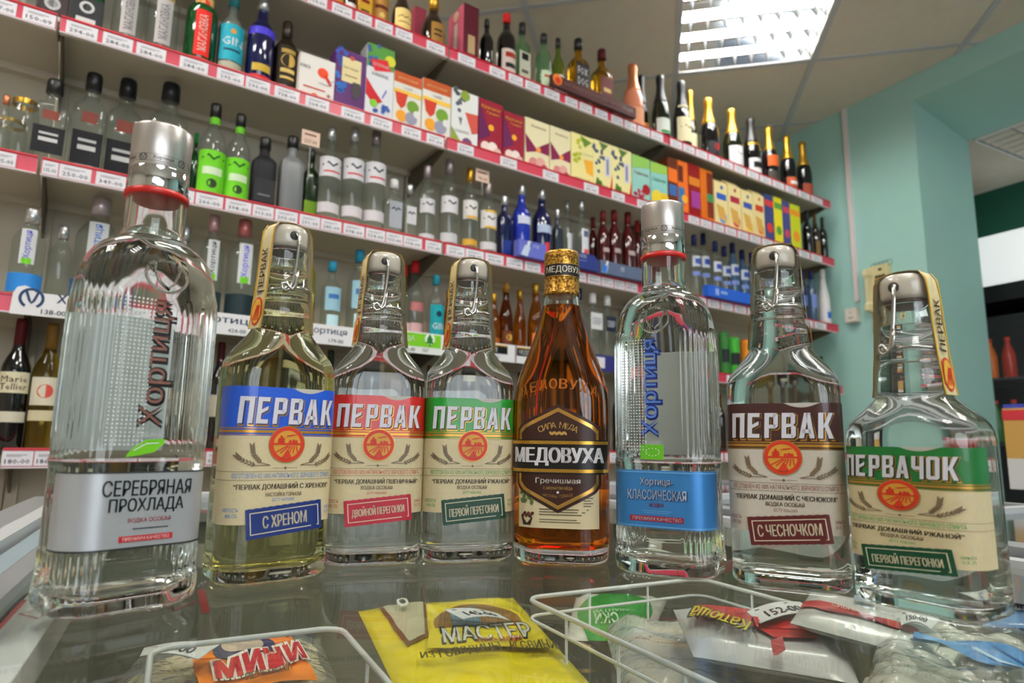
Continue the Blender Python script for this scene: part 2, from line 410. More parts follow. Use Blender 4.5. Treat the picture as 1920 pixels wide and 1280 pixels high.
def lamp(loc, label, full, rz=-YC):
    t = empty('ceiling_lamp', loc, rz); tag(t, label, 'lamp', 'louvred ceiling lamps')
    child('housing', HOUSE, t, (0, 0, 0))
    for k in range(4): child('tube', TUBE, t, (0, -H + 0.01 + SPC * (k + 0.5), 0.046))
    if full:
        for k in range(5): child('louvre_blade', BLADE, t, (0, -H + 0.01 + SPC * k, 0))
        for k in range(4):
            for q in range(8): child('cross_fin', FIN, t, (-H + 0.01 + (2 * H - 0.02) * (q + 0.5) / 8, -H + 0.01 + SPC * (k + 0.5), 0))
    return t
for k, (i, j) in enumerate(LAMPS):
    lamp(cpt(A0 + (i + 0.5) * PER, Bb0 + (j + 0.5) * PER, CEIL), LAMP_TXT[k], k == 0)

# cable duct, junction box and telephone on the green wall
def wall_thing(name, px, py, lab, cat):
    p = on_plane(px, py, W0, WN); t = empty(name, p, 0); t.rotation_euler = (0, 0, ROTW - R(90)); tag(t, lab, cat); return t, p
# local frame of wall things: x = along the wall towards the shelves' far side (-WT), y = into the wall, z = up
M_DUCT = mat((205, 196, 196), 0.5); M_BEIGE = mat((198, 188, 140), 0.45); M_KEY = mat((40, 42, 44), 0.4); M_BOXW = mat((214, 206, 192), 0.45)
t, p = wall_thing('cable_duct', 1609, 566, 'pale plastic cable duct running up the green wall', 'cable duct')
MB().box(-0.012, -0.012, 0, 0.012, 0.0, CEIL - p.z).build('channel', M_DUCT, t)
mb = MB().box(-0.0085, -0.0135, 0, 0.0085, -0.012, CEIL - p.z); mb.build('snap_cover', mat((214, 204, 204), 0.45), t)
t, p = wall_thing('junction_box', 1603, 592, 'small cream junction box at the foot of the cable duct', 'junction box')
mb = MB(); mb.loft([[(x * k, y, z * k) for x, z in ((-.032, -.037), (.032, -.037), (.032, .037), (-.032, .037))] for y, k in ((0, 1), (-0.03, 1), (-0.036, 0.93))][::-1], 0, True, True, False); mb.build('cover', M_BOXW, t)
mb = MB(); mb.lathe([(0.004, 0), (0.004, 0.002)], 10, c=(0, 0, 0)); o = mb.build('screw', mat((150, 145, 138), 0.3, 0.8), t); o.rotation_euler = (R(90), 0, 0); o.location = (0, -0.036, 0.014)
MB().box(-0.014, -0.0372, -0.016, 0.014, -0.036, -0.012).build('lettering', M_KEY, t)
t, p = wall_thing('wall_telephone', 1655, 540, 'beige push-button telephone hanging on the green wall', 'telephone')
PH = 0.225; zb = -PH / 2
mb = MB(); mb.loft([[(x, y, z) for x, z in ((-.050 * k, zb * k2), (.052 * k, zb * k2), (.052 * k, -zb * k2), (-.050 * k, -zb * k2))] for y, k, k2 in ((-0.038, 0.92, 0.96), (-0.032, 1, 1), (0, 1, 1))], 0, True, True, False)
mb.build('base', M_BEIGE, t)
mb = MB()
pr = [(-0.112, 0.030, 0.030), (-0.104, 0.036, 0.052), (-0.075, 0.036, 0.055), (-0.06, 0.028, 0.046), (0.06, 0.028, 0.046), (0.075, 0.036, 0.055), (0.104, 0.036, 0.052), (0.112, 0.030, 0.030)]
rr = []
for z, wdt, y in pr: rr.append([(-0.036 - wdt / 2, -0.012 - y * 0.35, z - 0.012), (-0.036 - wdt / 2 + 0.006, -0.028 - y, z - 0.012), (-0.036 + wdt / 2 - 0.006, -0.028 - y, z - 0.012), (-0.036 + wdt / 2, -0.012 - y * 0.35, z - 0.012)])
mb.loft(rr[::-1], 0, True, True, False, flip=True); mb.build('handset', mat((206, 196, 152), 0.4), t)
for r_ in range(4):
    for c_ in range(3): MB().box(-0.008 + c_ * 0.018, -0.044, 0.045 - r_ * 0.021, 0.005 + c_ * 0.018, -0.038, 0.059 - r_ * 0.021).build('key', M_KEY, t)
MB().box(0.008, -0.0395, 0.082, 0.026, -0.0375, 0.094).build('logo', M_KEY, t)
cord = [( -0.05 + 0.01 * math.cos(a) + 0.012 * math.sin(a / 11) + a / 2500, -0.03 + 0.01 * math.sin(a), zb - 0.005 - a / 500) for a in [i * 0.5 for i in range(260)]]
mb = MB(); mb.tube(cord, 0.0016, 4); mb.build('coiled_cord', mat((150, 142, 120), 0.5), t)
mb = MB()
for k in range(5):
    mb.tube([(-0.03 + 0.022 * k + 0.016 * math.cos(a), -0.012 - 0.003 * k, 0.118 + 0.014 * math.sin(a)) for a in [i * 0.5 for i in range(13)]], 0.0015, 4)
mb.build('loose_wire', mat((70, 74, 70), 0.5), t)

# ------------------------------------------------------------------ next room through the passage
NR = 1.30
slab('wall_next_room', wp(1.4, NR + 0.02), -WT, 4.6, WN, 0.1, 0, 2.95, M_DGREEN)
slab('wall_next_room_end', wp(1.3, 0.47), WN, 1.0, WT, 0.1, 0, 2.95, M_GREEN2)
nc = MB(); a, b, c, d = wp(1.4, 0.47), wp(-3.2, 0.47), wp(-3.2, NR + 0.05), wp(1.4, NR + 0.05)
nc.add([(p.x, p.y, 2.56) for p in (a, b, c, d)] + [(p.x, p.y, 2.6) for p in (a, b, c, d)], [(0, 1, 2, 3), (4, 7, 6, 5), (0, 4, 5, 1), (1, 5, 6, 2), (2, 6, 7, 3), (3, 7, 4, 0)]); struct(nc.build('ceiling_next_room', M_CEIL))
lamp(tuple(wp(-0.76, 0.80, 2.548)), 'louvred ceiling lamp in the room beyond the passage', True, ROTW)
lamp(tuple(wp(-2.1, 0.80, 2.548)), 'louvred ceiling lamp deeper in the room beyond the passage', False, ROTW)
# drinks cooler with its lit header
t = empty('drinks_cooler', wp(-0.03, NR)); t.rotation_euler = (0, 0, ROTW - R(90)); tag(t, 'tall dark drinks cooler with a lit white header panel beyond the passage', 'cooler')
M_BLK = mat((24, 25, 27), 0.4); M_FRG = mat((70, 76, 76), 0.5)
CW = 1.1                                        # local x runs along -WT, y into the wall
mb = MB(); mb.box(0, -0.55, 0, 0.03, -0.0, 1.83); mb.box(CW - 0.03, -0.55, 0, CW, 0, 1.83); mb.box(0, -0.03, 0, CW, 0, 1.83); mb.box(0, -0.55, 0, CW, 0, 0.12); mb.box(0, -0.55, 1.74, CW, 0, 1.83); mb.build('cabinet', M_BLK, t)
MB().box(0.0, -0.50, 1.835, CW, -0.02, 2.12).build('header_panel', mat((232, 236, 236), 0.4, emit=0.8), t)
mb = MB(); text(mb, 'POKALNЯ', flat(-0.552), 0.12, 1.70, 0.17, 0.03, 0, 0.01); mb.build('lettering', mat((40, 70, 150), 0.5), t)
MB().box(0.012, -0.5515, 1.675, 0.25, -0.55, 1.725).build('name_strip', mat((200, 206, 208), 0.5), t)
for z in (0.62, 0.98, 1.33): MB().box(0.03, -0.45, z, CW - 0.03, -0.03, z + 0.012).build('cooler_shelf', M_FRG, t)
for x in (0.05, CW - 0.09): MB().box(x, -0.56, 0.14, x + 0.04, -0.55, 1.66).build('door_frame', mat((92, 100, 100), 0.45), t)
MB().box(0.09, -0.556, 0.14, CW - 0.09, -0.553, 1.66).build('door_pane', film('cooler_glass', (200, 210, 210), 0.03), t)
for k, (x, z, c, nm) in enumerate(((0.15, 1.345, (226, 120, 30), 'orange'), (0.24, 1.345, (200, 60, 40), 'red'), (0.15, 0.995, (60, 120, 50), 'green'), (0.24, 0.995, (90, 140, 50), 'light green'), (0.36, 1.345, (230, 190, 60), 'yellow'), (0.36, 0.995, (40, 90, 150), 'blue'))):
    q = t.matrix_world
    base = wp(-0.03 - x, NR - 0.30, z)
    b_ = empty('drink_bottle', base); tag(b_, nm + ' soft drink bottle inside the tall dark cooler', 'bottle', 'drinks in the cooler')
    MB().lathe([(0.028, 0), (0.033, 0.01), (0.033, 0.13), (0.026, 0.16), (0.013, 0.2), (0.013, 0.215)], 14).build('body', mat(c, 0.25), b_)
    MB().lathe([(0.015, 0.215), (0.015, 0.235)], 12).build('cap', mat((220, 60, 50), 0.4), b_)
# ================================================================== shelving
M_SH = grain(mat((204, 196, 180), 0.55, name='shelf_metal'), 8, 0.08, 0.0)
M_SHB = grain(mat((188, 180, 162), 0.6, name='shelf_back'), 8, 0.08, 0.0)
M_RAIL = mat((198, 62, 84), 0.35, name='price_rail'); M_RAILT = mat((190, 22, 40), 0.35, name='price_rail_lip'); M_RAILW = mat((214, 206, 210), 0.4)
M_BRK = mat((92, 84, 70), 0.5)
JOINTS = [-1.12, -0.109, 0.92, 1.98, 3.245]
BAYTXT = ['end bay of beige steel shelving with vodka and jars', 'beige steel shelving bay with boxed wines and clear vodkas', 'middle beige steel shelving bay with red-edged shelves of blue and wine-red bottles', 'far beige steel shelving bay with sparkling wine on top']
RH = 0.040                                  # height of a price rail
def shelf_local(root_s): return lambda s, o, z: (s - root_s, o, z)
for k in range(4):
    s0, s1 = JOINTS[k], JOINTS[k + 1]; L = s1 - s0
    t = empty('shelving_bay', sp(s0), ROTS); tag(t, BAYTXT[k], 'shelving', 'shelving bays along the wall')
    MB().box(0.004, BACKP - FRONT, 0.05, L - 0.004, BACKP - FRONT + 0.02, 2.62 if k < 0 else 2.33).build('back_panel', M_SHB, t)
    for x in (0.0, L - 0.025):
        if x == 0.0 or k == 3: MB().box(x + 0.001, BACKP - FRONT - 0.014, 0.0, x + 0.025, BACKP - FRONT + 0.03, 2.34).build('upright', M_SHB, t)
    MB().box(0.001, 0.02, 0.0, L - 0.001, BACKP - FRONT, 0.10).build('plinth', M_SHB, t)
    for nm, z in list(SHELF_Z.items()) + [('F', 0.50)]:
        mb = MB(); mb.box(0.003, 0.0, z - 0.012, L - 0.003, BACKP - FRONT, z)
        mb.box(0.003, 0.0, z - 0.036, L - 0.003, 0.012, z - 0.012)
        mb.box(0.003, BACKP - FRONT - 0.03, z - 0.03, L - 0.003, BACKP - FRONT, z - 0.012)
        sh = mb.build('shelf', M_SH, t)
        mb = MB(); mb.box(0.004, -0.006, z - 0.036, L - 0.004, 0.0, z + 0.0, 0); mb.box(0.004, -0.009, z, L - 0.004, 0.0, z + 0.004, 1); mb.box(0.004, -0.009, z - 0.039, L - 0.004, 0.0, z - 0.036, 2)
        mb.build('price_rail', [M_RAIL, M_RAILT, M_RAILW], sh)
        for x in (0.006,) + ((L - 0.012,) if k == 3 else ()):
            mb = MB(); mb.add([(x, 0.015, z - 0.014), (x, BACKP - FRONT - 0.014, z - 0.014), (x, BACKP - FRONT - 0.014, z - 0.11), (x, 0.015, z - 0.028)] + [(x + 0.005, 0.015, z - 0.014), (x + 0.005, BACKP - FRONT - 0.014, z - 0.014), (x + 0.005, BACKP - FRONT - 0.014, z - 0.11), (x + 0.005, 0.015, z - 0.028)],
                   [(0, 1, 2, 3), (4, 7, 6, 5), (0, 3, 7, 4), (3, 2, 6, 7), (2, 1, 5, 6), (1, 0, 4, 5)])
            mb.build('bracket', M_BRK, sh)

# ------------------------------------------------------------------ price tags on the rails
M_TAG = mat((226, 222, 228), 0.45, name='tag_paper'); M_INK = mat((58, 58, 70), 0.6, name='tag_ink')
SHN = {'A': 'top', 'B': 'second', 'C': 'third', 'D': 'fourth', 'E': 'fifth'}
TAGS = {
 'A': [(577, 613, '754-00'), (623, 660, '508-00'), (667, 697, '764-00'), (704, 736, '737-00'), (742, 773, '713-00'), (800, 834, '786-00'), (859, 891, '933-00'), (918, 947, '986-00'), (954, 980, '412-00'), (985, 1013, '273-00'), (1021, 1049, '549-00'), (1060, 1083, '437-00'), (1087, 1110, '796-00'), (1116, 1139, '435-00')],
 'B': [(-12, 31, '17-00'), (43, 104, '150-09'), (124, 183, '294-00'), (193, 249, '284-00'), (256, 311, '284-00'), (337, 390, '284-00'), (407, 457, '295-00'), (461, 506, '236-00'), (515, 561, '738-00'), (573, 617, '264-00'), (640, 683, '184-00'), (695, 735, '197-00'), (753, 789, '33-00'), (800, 832, '47-00'), (858, 888, '50-00'), (938, 969, '79-00'), (1018, 1047, '79-00'), (1095, 1122, '80-00'), (1147, 1171, '80-00'), (1195, 1218, '97-00')],
 'C': [(-12, 30, '105-00'), (47, 109, '135-00'), (111, 171, '250-00'), (180, 236, '349-00'), (310, 364, '260-00'), (367, 418, '266-00'), (423, 471, '398-00'), (474, 513, '313-00'), (516, 558, '203-00'), (562, 600, '291-00'), (602, 640, '285-00'), (644, 683, '398-00'), (686, 722, '554-00'), (724, 755, '153-00'), (757, 791, '158-00'), (798, 835, '291-00'), (837, 871, '297-00'), (873, 907, '298-00'), (910, 944, '416-00'), (950, 980, '177-00'), (984, 1013, '325-00'), (1080, 1099, '78-00'), (1102, 1126, '404-00'), (1128, 1150, '177-00'), (1152, 1171, '325-00'), (1173, 1195, '847-00')],
 'D': [(140, 182, '96-00'), (186, 228, '138-00'), (232, 276, '179-00'), (280, 326, '210-00'), (478, 516, '88-00'), (520, 558, '92-00'), (672, 702, '118-00'), (704, 735, '126-00'), (842, 866, '143-00'), (868, 893, '157-00'), (1038, 1058, '139-00'), (1060, 1079, '149-00')],
 'E': [(3, 62, '180-00'), (64, 118, '186-00'), (600, 640, '96-00'), (1120, 1150, '88-00')],
}
TAGS['E'] = TAGS['E'][:2]
for nm, x0, x1, step in (('E', 122, 470, 44), ('E', 470, 900, 34), ('E', 900, 1500, 27), ('A', 1146, 1246, 25), ('A', 1257, 1545, 24), ('B', 1291, 1560, 23), ('C', 1302, 1560, 25)):
    x = x0; k = 0
    while x + step - 3 < x1:
        TAGS[nm].append((x, x + step - 3, '%d-00' % (157 + (k * 83) % 640))); x += step; k += 1
seen_tag = {}
tag_text = []
for nm, lst in TAGS.items():
    z = SHELF_Z[nm]
    for i, (x0, x1, s) in enumerate(lst):
        a, b = s_of(x0, -0.007, z - 0.018), s_of(x1, -0.007, z - 0.018)
        for q, jn in enumerate(JOINTS):        # never across a joint
            if a < jn < b: a, b = (jn + 0.006, b) if b - jn > jn - a else (a, jn - 0.006)
        wd = b - a; c = (a + b) / 2
        t = empty('price_tag', sp(c, -0.0065, z - 0.034), ROTS)
        lab = 'white price tag reading %s, %s from left on the %s shelf edge' % (s, ordinal(i), SHN[nm])
        tag(t, lab, 'price tag', 'price tags on the shelf edges')
        mb = MB(); mb.box(-wd / 2, -0.0012, 0, wd / 2, 0, 0.031); mb.build('paper', M_TAG, t)
        mb = MB(); text(mb, s, flat(-0.0016), 0, 0.0095, min(wd * 0.8, 0.05), 0.0095, 0, 0.012, 1)
        rect(mb, flat(-0.0016), -wd * 0.36, 0.0225, wd * 0.30, 0.0236); rect(mb, flat(-0.0016), -wd * 0.36, 0.0195, wd * 0.12, 0.0204)
        mb.build('lettering', M_INK, t)
# ================================================================== goods on the shelves
_g = {}
def glass(c, rough=0.03):
    return mat(c, rough, trans=1.0, ior=1.36)
CLEAR = film('clear_bottle', (200, 206, 202), 0.05, 0.03, 1.5, tint=(238, 241, 238)); GREENISH = film('green_bottle', (170, 206, 170), 0.10, 0.03, 1.5, tint=(186, 222, 186)); AMBER = glass((214, 120, 20)); DAMBER = glass((150, 66, 10)); GOLDEN = glass((226, 168, 40))
DGREEN = mat((16, 26, 14), 0.08, coat=0.5); BLACKG = mat((13, 12, 14), 0.08, coat=0.5); DBROWN = mat((34, 16, 8), 0.08, coat=0.5); NAVYG = mat((14, 18, 62), 0.08, coat=0.5); BLUEG = mat((24, 44, 150), 0.1, coat=0.5); REDG = mat((64, 8, 12), 0.08, coat=0.5)
GREYG = mat((110, 112, 114), 0.35); BOTGREEN = mat((8, 62, 24), 0.08, coat=0.5); ROSE = mat((196, 120, 92), 0.2, coat=0.4)
GOLD = mat((206, 160, 60), 0.28, 0.85); SILVER = mat((205, 205, 208), 0.25, 0.8); COPPER = mat((204, 130, 92), 0.3, 0.7); BLACK = mat((20, 20, 22), 0.35); WHITE = mat((226, 224, 224), 0.45); INK = mat((36, 36, 44), 0.6)
def C(c, rough=0.5): return mat(c, rough, ior=1.25)
# outline: (radius, height) of body in units of R, H; neck top; closure (from, to, radius)
SHAPES = {
 'vodka': ([(.9, 0), (1, .015), (1, .56), (.97, .61), (.84, .66), (.6, .71), (.43, .75), (.38, .79), (.37, .87)], (.865, 1.0, .42)),
 'slim': ([(.9, 0), (1, .015), (1, .62), (.95, .67), (.74, .73), (.5, .78), (.42, .82), (.41, .9)], (.84, 1.0, .48)),
 'wine': ([(.92, 0), (1, .012), (1, .58), (.95, .63), (.75, .69), (.5, .74), (.4, .79), (.38, .95)], (.76, 1.0, .405)),
 'champ': ([(.93, 0), (1, .015), (1, .42), (.93, .5), (.74, .6), (.54, .69), (.42, .77), (.38, .95)], (.66, 1.0, .47)),
 'bell': ([(.92, 0), (1, .015), (1, .44), (.93, .52), (.74, .62), (.55, .72), (.44, .79), (.41, .87)], (.86, 1.0, .46)),
 'square': ([(.92, 0), (1, .015), (1, .62), (.96, .66), (.7, .71), (.46, .75), (.42, .79), (.41, .87)], (.85, 1.0, .48)),
 'bulb': ([(.5, 0), (.62, .02), (.92, .14), (1, .3), (.9, .46), (.62, .58), (.4, .66), (.36, .78)], (.74, 1.0, .42)),
 'jar': ([(.88, 0), (1, .04), (1, .8), (.92, .9), (.86, .95)], (.93, 1.0, .9)),
 'can': ([(.86, 0), (1, .05), (1, .92), (.88, .99)], (.985, 1.0, .86)),
}
STOOD = {}
SHTXT = {'A': 'top shelf', 'B': 'second shelf', 'C': 'third shelf', 'D': 'fourth shelf', 'E': 'fifth shelf'}
def bottle(shelf, px, ytop, wpx, shape, body, cap, labels, desc, off=0.055, cat='bottle', group=None, name=None, rz=0.0, extra=None, below=0.0):
    """labels: (from, to, half-angle in degrees, colour, [(words, height 0..1, size 0..1, colour)])"""
    z0 = SHELF_Z[shelf]
    for _ in range(16):                          # stand clear of the neighbours: a step further back if need be
        s = s_of(px, off, z0 + 0.10); P = sp(s, off, z0); Rr = wpx / 2 * proj(P)[2] / FPX * 0.95
        hit = [q for q in STOOD.get(shelf, []) if math.hypot(q[0] - s, q[1] - off) < q[2] + Rr * (1.0 if shape != 'square' else 1.08) - 0.001]
        if not hit or off + Rr > 0.275: break
        off += 0.012
    STOOD.setdefault(shelf, []).append((s, off, Rr * (1.0 if shape != 'square' else 1.08)))
    H_ = z_of(P, ytop) - z0
    t = empty(name or cat.replace(' ', '_'), P, ROTS + rz)
    tag(t, desc + ' on the ' + SHTXT[shelf], cat, group)
    pr, cl = SHAPES[shape]; n = 20
    sq = shape == 'square'
    def ringpt(r, z):
        out = []
        for i in range(n):
            a = 2 * math.pi * (i + 0.5) / n; x, y = math.sin(a), -math.cos(a)
            if sq and r > 0.45:
                k = 1 / max(abs(x), abs(y)); k = 1 + (k - 1) * 0.72 * min(1, (r - 0.45) / 0.3); x *= k; y *= k * 0.8
            out.append((x * r * Rr, y * r * Rr, z * H_))
        return out
    mb = MB(); mb.loft([ringpt(r, z) for r, z in pr]); mb.build('body', body, t)
    if cap is not None:
        r = cl[2] * Rr
        mb = MB(); mb.lathe([(q * Rr, z * H_) for q, z in ((.80, .575), (.765, .60), (.575, .69), (.455, .77), (.43, .86), (.475, .93), (.45, .985), (.30, 1.0))], 18) if shape == 'champ' else mb.lathe([(r * (1.06 if shape == 'champ' else 1.0), cl[0] * H_), (r * 0.98, (cl[0] + (cl[1] - cl[0]) * 0.55) * H_), (r * (1.1 if shape == 'champ' else 0.98), (cl[1] - 0.03) * H_), (r * 0.9, cl[1] * H_)], 16)
        mb.build({'wine': 'foil_capsule', 'champ': 'foil_capsule', 'jar': 'lid', 'can': 'lid'}.get(shape, 'cap'), cap, t)
    for zl0, zl1, ang, colr, words in labels:
        zm = (zl0 + zl1) / 2; ra = pr[-1][0]
        for (r_a, z_a), (r_b, z_b) in zip(pr, pr[1:]):
            if z_a <= zm <= z_b: ra = max(r_a + (r_b - r_a) * (zm - z_a) / (z_b - z_a), r_b if zl1 - zl0 < .3 else 0)
        if cap is not None and zm > cl[0]: ra = max(ra, cl[2] * 1.04)
        if zl1 - zl0 > .2: ra = 1.0
        rl = Rr * ra * 1.012 + 0.0003; ym = 0.8 * Rr + 0.0006
        def fn(u, z, o=0.0, rl=rl):
            if sq: return (u, -(ym + o), z)
            return ((rl + o) * math.sin(u / rl), -(rl + o) * math.cos(u / rl), z)
        hw = rl * R(ang) if not sq else Rr * min(0.95, ang / 60)
        mb = MB(); mb.grid(lambda a, b: fn((a - .5) * 2 * hw, (zl0 + (zl1 - zl0) * b) * H_), 1 if sq else 10, 1)
        lb = mb.build('label', C(colr) if isinstance(colr, tuple) else colr, t)
        if words:
            cols = []; mb = MB()
            for wd, zc, sz, wc in words:
                if wc not in cols: cols.append(wc)
                hh = (zl1 - zl0) * H_ * sz; cz = (zl0 + (zl1 - zl0) * zc) * H_
                f2 = lambda u, z: fn(u, z, 0.0006)
                if wd == '-': rect(mb, f2, -hw * 0.6, cz - hh / 2, hw * 0.6, cz + hh / 2, cols.index(wc), 6)
                elif wd == 'o': disc(mb, f2, 0, cz, min(hh / 2, hw * 0.8), cols.index(wc), 14)
                elif wd == '~': stroke(mb, f2, [(-hw * .7, cz - hh * .1), (-hw * .3, cz + hh * .3), (0, cz - hh * .2), (hw * .3, cz + hh * .3), (hw * .7, cz)], hh * .28, cols.index(wc))
                elif wd.startswith('|'): text(mb, wd[1:], f2, 0, cz, (zl1 - zl0) * H_ * 0.8, min(hh, hw * 1.1), cols.index(wc), 0.01, 1, rot=R(90))
                else: text(mb, wd, f2, 0, cz, min(hw * 1.5, hh * len(wd) * 0.8), hh, cols.index(wc), 0.0, 1)
            mb.build('lettering', [C(c) for c in cols], lb)
    if extra: extra(t, Rr, H_)
    return t
WH = (222, 220, 222); BK = (24, 24, 28); CR = (226, 214, 172)
def row(shelf, lst):
    for it in lst: bottle(shelf, *it[:8], **(it[8] if len(it) > 8 else {}))

# --- top shelf
row('A', [
 (633, -22, 26, 'vodka', AMBER, GOLD, [(.05, .55, 75, (176, 120, 40), [('-', .6, .1, BK)])], 'amber bottle with dark gold label, leftmost'),
 (657, -30, 24, 'vodka', BLACKG, BLACK, [(.1, .4, 60, WH, [])], 'black bottle with a white lower label'),
 (682, -40, 30, 'square', AMBER, BLACK, [(.05, .62, 58, (190, 150, 40), [('-', .7, .12, (120, 30, 20)), ('-', .35, .06, BK)])], 'amber bottle with mustard yellow label'),
 (711, -38, 37, 'vodka', DAMBER, GOLD, [(.12, .6, 75, (168, 122, 60), [('-', .6, .14, (90, 40, 20)), ('o', .3, .2, (210, 180, 110))])], 'brown bottle with tan ornate label'),
 (753, -25, 38, 'bell', DBROWN, BLACK, [(.12, .5, 62, (232, 204, 130), [('~', .6, .2, (120, 80, 40)), ('-', .35, .05, (140, 100, 50))])], 'dark cream-liqueur bottle with oval cream label'),
 (812, -8, 48, 'bulb', DBROWN, GOLD, [(.1, .42, 34, (150, 110, 50), [('-', .6, .1, BK), ('-', .35, .1, BK)])], 'round-bellied dark cognac bottle with gold stopper'),
 (912, 38, 27, 'vodka', BLACKG, BLACK, [], 'plain glossy black slender bottle beside the burgundy gift box'),
 (949, 28, 38, 'vodka', BLACKG, C((190, 30, 30)), [(.08, .42, 60, (206, 190, 180), [('-', .75, .22, (150, 40, 30)), ('-', .3, .2, BK)])], 'black bottle with a red cap and white label'),
 (978, 45, 29, 'square', GREENISH, BLACK, [(.08, .55, 55, (196, 194, 176), [('-', .85, .2, BK), ('-', .4, .1, (90, 90, 80))])], 'pale green bottle with black cap and grey-white label', dict(off=0.08)),
 (1019, 65, 33, 'vodka', GREENISH, BLACK, [(.06, .36, 50, (190, 208, 176), [('-', .7, .12, (170, 50, 40))])], 'pale sea-green bottle with clear neck'),
 (1046, 73, 26, 'vodka', mat((70, 84, 16), 0.1, coat=.4), BLACK, [(.12, .44, 70, WH, [('~', .6, .2, BK)])], 'olive green whisky bottle with white label', dict(off=0.09)),
 (1084, 75, 36, 'square', GOLDEN, BLACK, [(.1, .62, 56, (40, 36, 36), [('FOX', .78, .2, WH), ('DOG', .5, .2, WH)])], 'golden whisky bottle with a black label and white letters'),
 (1129, 95, 38, 'square', GOLDEN, C((70, 22, 20)), [(.1, .56, 50, (96, 34, 28), [('-', .6, .12, (220, 190, 120))])], 'golden whisky bottle with dark red cap and maroon label'),
 (1187, 122, 42, 'champ', ROSE, COPPER, [(.04, .30, 80, (214, 150, 112), [])], 'rosé sparkling bottle with copper foil'),
 (1203, 142, 28, 'champ', DGREEN, BLACK, [(.1, .3, 70, (210, 140, 60), [])], 'dark sparkling bottle behind the rosé one', dict(off=0.13)),
 (1239, 142, 35, 'champ', DGREEN, BLACK, [(.1, .32, 75, (206, 214, 206), [('-', .12, .16, (40, 130, 60))])], 'dark green sparkling bottle with white and green label'),
 (1279, 153, 36, 'champ', BLACKG, BLACK, [(.1, .44, 80, (222, 214, 176), [('~', .6, .2, (120, 100, 60))]), (.56, .62, 80, (222, 214, 176), [])], 'black sparkling bottle with tall cream label and collar'),
 (1297, 170, 24, 'champ', DGREEN, GOLD, [(.1, .4, 70, (222, 214, 176), [])], 'gold-topped sparkling bottle behind the cream-labelled one', dict(off=0.13)),
 (1330, 185, 37, 'champ', BLACKG, GOLD, [(.08, .28, 60, (40, 40, 44), [('o', .6, .5, (190, 40, 40))])], 'sparkling bottle with pale gold foil and dark red-spotted label'),
 (1374, 205, 38, 'champ', DGREEN, GOLD, [(.06, .36, 75, (208, 206, 208), [('~', .6, .2, (90, 90, 90))])], 'sparkling bottle with gold foil and silver-white label'),
 (1410, 222, 34, 'champ', BLACKG, BLACK, [(.06, .3, 75, (196, 196, 198), [('-', .55, .4, BK)]), (.5, .56, 80, GOLD, [])], 'sparkling bottle with black foil and gold collar'),
 (1444, 238, 32, 'champ', BLACKG, GOLD, [(.3, .48, 70, (196, 90, 40), []), (.06, .22, 70, (60, 56, 50), [])], 'gold-foiled sparkling bottle with orange collar'),
 (1478, 255, 31, 'champ', BLACKG, GOLD, [(.06, .24, 70, (176, 84, 50), [('-', .5, .3, WH)])], 'gold-foiled black sparkling bottle, second from the green wall'),
 (1508, 267, 30, 'champ', BLACKG, GOLD, [(.06, .24, 70, (150, 70, 50), [])], 'gold-foiled black sparkling bottle nearest the green wall'),
])
# --- second shelf
BULL = [('o', .68, .4, (190, 190, 190)), ('o', .68, .24, BK), ('-', .25, .14, (205, 205, 205))]
MAL = lambda top, lc: [(.10, .58, 28, lc, [('|МАЛИНОВКА', .5, .8, (96, 92, 100) if lc != (214, 40, 34) else (230, 226, 214))]), (.60, .74, 44, (196, 160, 96), [('o', .5, .7, top)]), (.03, .08, 60, (190, 60, 60), [])]
row('B', [
 (52, -70, 46, 'vodka', CLEAR, WHITE, [], 'clear bottle at the far end of the row'),
 (102, -75, 52, 'square', mat((64, 18, 20), 0.1), BLACK, [(.05, .46, 58, (70, 60, 62), BULL)], 'dark red bottle with a round bull emblem'),
 (166, -62, 56, 'square', BOTGREEN, BLACK, [(.05, .46, 58, (40, 42, 44), BULL)], 'green bottle with a round bull emblem'),
 (242, -70, 56, 'vodka', CLEAR, GOLD, MAL((200, 90, 30), (176, 172, 170)), 'clear bottle with upright grey label and orange crest'),
 (305, -55, 58, 'vodka', CLEAR, GOLD, MAL((50, 70, 170), (176, 172, 170)), 'clear bottle with upright grey label and blue crest'),
 (376, -38, 58, 'vodka', BOTGREEN, C((20, 60, 30)), MAL((220, 60, 40), (214, 40, 34)), 'dark green bottle with upright red label'),
 (432, -4, 48, 'vodka', mat((92, 98, 92), 0.12, coat=.4), C((20, 90, 96)), [(.18, .6, 62, (40, 160, 180), [('GIN', .52, .22, WH), ('o', .8, .14, (214, 150, 60)), ('-', .28, .06, (20, 60, 80))]), (.02, .16, 60, (170, 170, 150), [])], 'grey gin bottle with a turquoise oval label'),
 (487, 0, 52, 'vodka', NAVYG, SILVER, [(.54, .62, 70, (70, 60, 190), []), (.04, .1, 60, (190, 40, 50), []), (.14, .22, 40, (190, 160, 60), [])], 'navy bottle with violet collar and red base band'),
 (534, 44, 50, 'wine', mat((26, 18, 12), 0.15, coat=.4), mat((40, 28, 16), 0.3), [(.12, .62, 52, (38, 30, 18), [('o', .62, .34, (196, 160, 80)), ('-', .36, .1, (206, 176, 100)), ('-', .18, .06, (206, 176, 100)), ('-', .86, .1, (170, 140, 70))])], 'black-brown bottle with gold engraved label'),
 (1515, 396, 18, 'wine', BLACKG, BLACK, [], 'dark bottle right beside the yellow cartons'),
 (1530, 402, 16, 'wine', DBROWN, C((96, 70, 30)), [(.1, .4, 60, (110, 86, 50), [])], 'dark brown bottle with bronze cap'),
 (1544, 408, 16, 'wine', BLACKG, BLACK, [], 'dark bottle nearest the green wall'),
])
